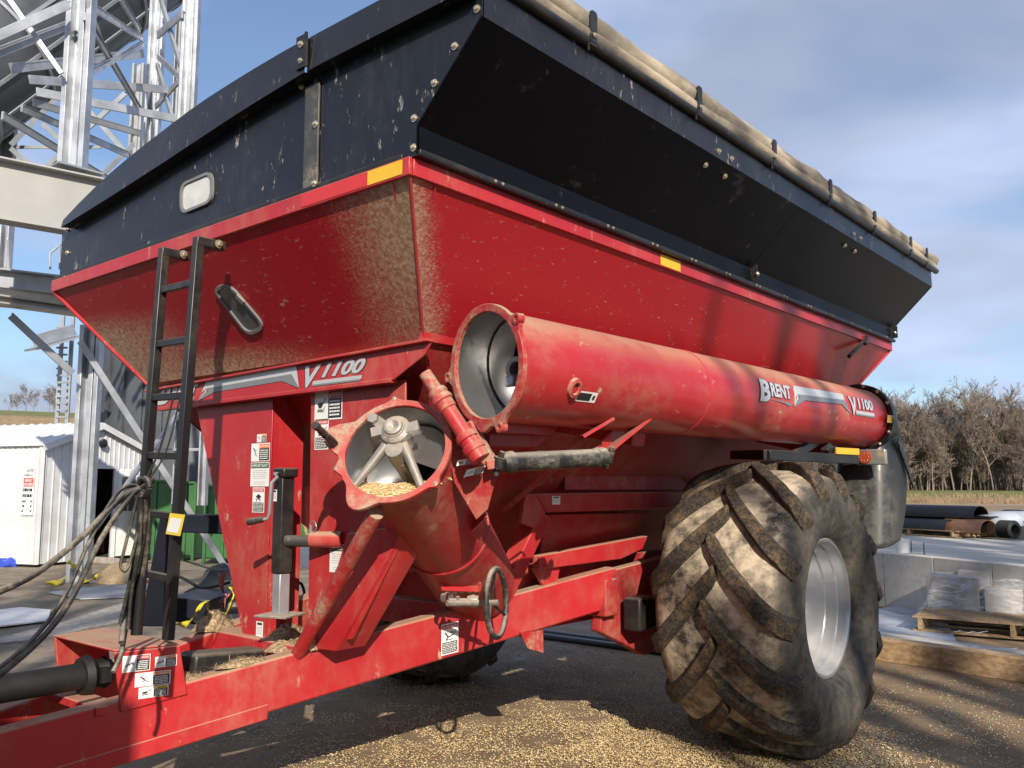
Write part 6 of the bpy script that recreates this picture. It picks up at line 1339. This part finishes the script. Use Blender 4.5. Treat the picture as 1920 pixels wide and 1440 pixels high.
tri = np.array([(0, 1, 4), (1, 2, 4), (2, 3, 4), (3, 0, 4)])[None] + base; tri = tri.reshape(-1, 3)
me = bpy.data.meshes.new('spilled_corn'); me.vertices.add(len(vv)); me.vertices.foreach_set('co', vv.ravel()); me.loops.add(tri.size); me.loops.foreach_set('vertex_index', tri.ravel().astype(np.int32)); me.polygons.add(len(tri)); me.polygons.foreach_set('loop_start', np.arange(0, tri.size, 3, dtype=np.int32)); me.polygons.foreach_set('loop_total', np.full(len(tri), 3, dtype=np.int32)); me.materials.append(M['corn']); me.update(); me.validate()
co_ = bpy.data.objects.new('spilled_corn', me); COL.objects.link(co_); tag(co_, 'yellow corn kernels spilled over the ground under the cart', 'corn', kind='stuff')

# crumbs of dirt and stones
NS = 26000; X_ = rng.uniform(-6.5, .5, NS); Y_ = rng.uniform(1.5, 10.5, NS); sz = rng.lognormal(-5.25, .45, NS).clip(.002, .016); ang = rng.uniform(0, 6.283, NS); ca, sa_ = np.cos(ang), np.sin(ang)
kp = vnoise(X_, Y_, 1.3, 21.0) + rng.normal(0, .25, NS) > 0; X_, Y_, sz, ca, sa_ = X_[kp], Y_[kp], sz[kp], ca[kp], sa_[kp]; NS = len(X_)
ctr = np.stack([X_, Y_, np.full(NS, .001)], 1); ex = np.stack([ca, sa_, np.zeros(NS)], 1) * sz[:, None]; ey = np.stack([-sa_, ca, np.zeros(NS)], 1) * (sz * .7)[:, None]; ez = np.stack([np.zeros(NS), np.zeros(NS), sz * .7], 1)
vv = np.stack([ctr + ex, ctr + ey, ctr - ex * .9, ctr - ey, ctr + ez + ex * .2], 1).reshape(-1, 3); tri = (np.array([(0, 1, 4), (1, 2, 4), (2, 3, 4), (3, 0, 4)])[None] + (np.arange(NS) * 5)[:, None, None]).reshape(-1, 3)
me = bpy.data.meshes.new('dirt_crumbs'); me.vertices.add(len(vv)); me.vertices.foreach_set('co', vv.ravel()); me.loops.add(tri.size); me.loops.foreach_set('vertex_index', tri.ravel().astype(np.int32)); me.polygons.add(len(tri)); me.polygons.foreach_set('loop_start', np.arange(0, tri.size, 3, dtype=np.int32)); me.polygons.foreach_set('loop_total', np.full(len(tri), 3, dtype=np.int32))
k = NT('dirt_crumb'); g = k.n('ShaderNodeNewGeometry'); k.set('Base Color', k.mix(g.outputs['Random Per Island'], (.08, .055, .035), (.28, .21, .14))); k.set('Roughness', .95); me.materials.append(k.m); me.update(); me.validate()
o_ = bpy.data.objects.new('dirt_crumbs', me); COL.objects.link(o_); tag(o_, 'brown dirt crumbs and small stones over the yard', 'gravel', kind='stuff')
# ================================================================ OUT OF VIEW: trees and truck added to shade the yard, and the tractor
hv = V((-math.sin(SUN_AZ), math.cos(SUN_AZ), 0)); pv = V((math.cos(SUN_AZ), math.sin(SUN_AZ), 0))     # along and across the light
def shade_pos(s, k): return pv * s - hv * k
TALL = [make_tree(31, 17, .26, .22, 3, (9, 5, 4), .05, .25, .80), make_tree(33, 16, .30, .24, 3, (9, 5, 4), .05, .25, .80)]  # unseen trees, added for the shadows they throw on cart and ground
LOWT = [make_tree(41, 7.4, .5, .26, 3, (12, 7, 5), .04, .45, .62), make_tree(42, 7.0, .55, .26, 3, (12, 7, 5), .04, .45, .62)]
B_ = 'unseen bare trees added for shade'
for i, (s, k, pr2, sc, rot, lab) in enumerate(((3.3, 17, TALL[0], 1.0, .4, 'unseen tall bare tree added to shade the tank side'), (5.6, 18, TALL[1], 1.0, 3.3, 'unseen tall bare tree added to shade the tank rear'), (-7.2, 22, TALL[1], 1.0, 4.0, 'unseen tall bare tree added to shade the white shed'),
                                               (.2, 18, LOWT[0], .92, 1.0, 'unseen low bare tree added to shade the ground before the cart'), (1.3, 19, LOWT[1], 1.0, 3.0, 'second unseen low bare tree added to shade the ground'))):
    tree(pr2, shade_pos(s, k), sc, rot, lab, B_)
# tractor in front of the cart, just left of the picture
trc = thing('tractor', (XC, -1.0, 0), 'green farm tractor hitched in front of the grain cart', 'tractor')
for k, x in enumerate((-2.25, -3.05, 2 * XC + 3.05, 2 * XC + 2.25)):
    e = empty('rear_wheel', (x, -.56, 1.08), trc); src = wh
    for ch in src.children:
        if ch.name.startswith(('tyre', 'tread_bar', 'rim')):
            c = ch.copy(); COL.objects.link(c); c.parent = e
    e.scale = (.62, 1.16, 1.16)
    if x < XC: e.rotation_euler = (0, 0, math.pi)
for x in (XC - 1.0, XC + 1.0):
    e = empty('front_wheel', (x, -3.6, .68), trc)
    for ch in wh.children:
        if ch.name.startswith(('tyre', 'tread_bar', 'rim')):
            c = ch.copy(); COL.objects.link(c); c.parent = e
    e.scale = (.45, .7, .7)
def tp(mb, name, m, bev=.02): return mb.build(name, M[m], trc, 40, bev)
w = MB(); w.cyl((-2.2, -.56, 1.08), (2 * XC + 2.2, -.56, 1.08), .11, 16); tp(w, 'rear_axle', 'black_metal', 0)
w = MB(); w.box((XC, -2.0, .95), (.55, 3.6, .5)); tp(w, 'chassis', 'black_metal')
w = MB(); w.prism([(XC, -1.9, 1.2), (XC, -4.2, 1.2), (XC, -4.25, 1.75), (XC, -4.0, 1.95), (XC, -1.9, 2.15)], (.42, 0, 0)); w.prism([(XC, -1.9, 1.2), (XC, -4.2, 1.2), (XC, -4.25, 1.75), (XC, -4.0, 1.95), (XC, -1.9, 2.15)], (-.42, 0, 0)); tp(w, 'hood', 'green')
w = MB()
for sx in (-.75, .75):
    for y in (-.3, -1.8): w.bar((XC + sx, y, 1.3), (XC + sx * .9, y * .97, 2.9), .08, .08)
tp(w, 'cab_pillars', 'black_metal', 0)
w = MB(); w.box((XC, -1.05, 2.96), (1.7, 1.9, .16)); tp(w, 'cab_roof', 'green', .05)
for sx in (-.72, .72):
    w = MB(); w.prism([(XC + sx, -.35, 1.4), (XC + sx, -1.75, 1.4), (XC + sx * .93, -1.72, 2.85), (XC + sx * .93, -.33, 2.85)], (.01, 0, 0)); tp(w, 'cab_glass', 'pane_dark', 0)
w = MB(); w.prism([(XC - .7, -.30, 1.4), (XC + .7, -.30, 1.4), (XC + .65, -.30, 2.85), (XC - .65, -.30, 2.85)], (0, .01, 0)); tp(w, 'cab_glass', 'pane_dark', 0)
for sx in (-1, 1):
    w = MB(); n = 10; pts = [V((XC + sx * 1.0, -.56 + 1.2 * math.cos(a), 1.08 + 1.2 * math.sin(a))) for a in np.linspace(R(20), R(150), n)]; vs = []
    for p in pts: vs += [p + V((-.3, 0, 0)), p + V((.3, 0, 0))]
    w.add(vs, [(2 * i, 2 * i + 1, 2 * i + 3, 2 * i + 2) for i in range(n - 1)]); o = tp(w, 'fender', 'green', 0); q_ = o.modifiers.new('t', 'SOLIDIFY'); q_.thickness = .03
w = MB(); w.bar((XC, -.3, .50), (XC, -.62, .50), .12, .05); tp(w, 'drawbar', 'black_metal')

# unseen truck behind the camera, added so its box shades the hitch
trk = thing('shade_truck', pv * -4 + hv * -2.8, 'unseen grey truck with ribbed box added to shade the cart hitch', 'truck')
def tq(s, h, z): p = pv * s + hv * h; return V((p.x, p.y, z))
Mt = Matrix((pv, hv, V((0, 0, 1)))).transposed()
w = MB(); w.box(tq(-3.7, -2.85, 2.6), (5.7, 2.5, 2.6), Mt); w.build('box_body', M['galv_dark'], trk, bevel=.03)
for i in range(9):
    for h in (-1.6, -4.1):
        w = MB(); w.box(tq(-.95 - i * .69, h + (.03 if h > -2 else -.03), 2.6), (.09, .06, 2.56), Mt); w.build('rib', M['galv'], trk)
w = MB(); w.box(tq(-4.4, -2.85, 1.1), (7.4, .9, .3), Mt); w.build('chassis', M['black_metal'], trk, bevel=.02)
w = MB(); w.box(tq(-7.6, -2.85, 2.1), (1.9, 2.3, 2.1), Mt); w.build('cab', M['white_plastic'], trk, bevel=.12)
for h in (-1.69, -4.01):
    w = MB(); w.box(tq(-7.7, h, 2.5), (1.1, .02, .7), Mt); w.build('cab_window', M['pane_dark'], trk)
    for s in (-1.7, -2.8, -7.4):
        e = empty('wheel', tq(s, h + (.15 if h < -3 else -.15), .5), trk); e.scale = (.32, .54, .54); e.rotation_euler = (0, 0, math.atan2(hv.y, hv.x))
        for ch in wh.children:
            if ch.name.startswith(('tyre', 'rim')):
                c = ch.copy(); COL.objects.link(c); c.parent = e
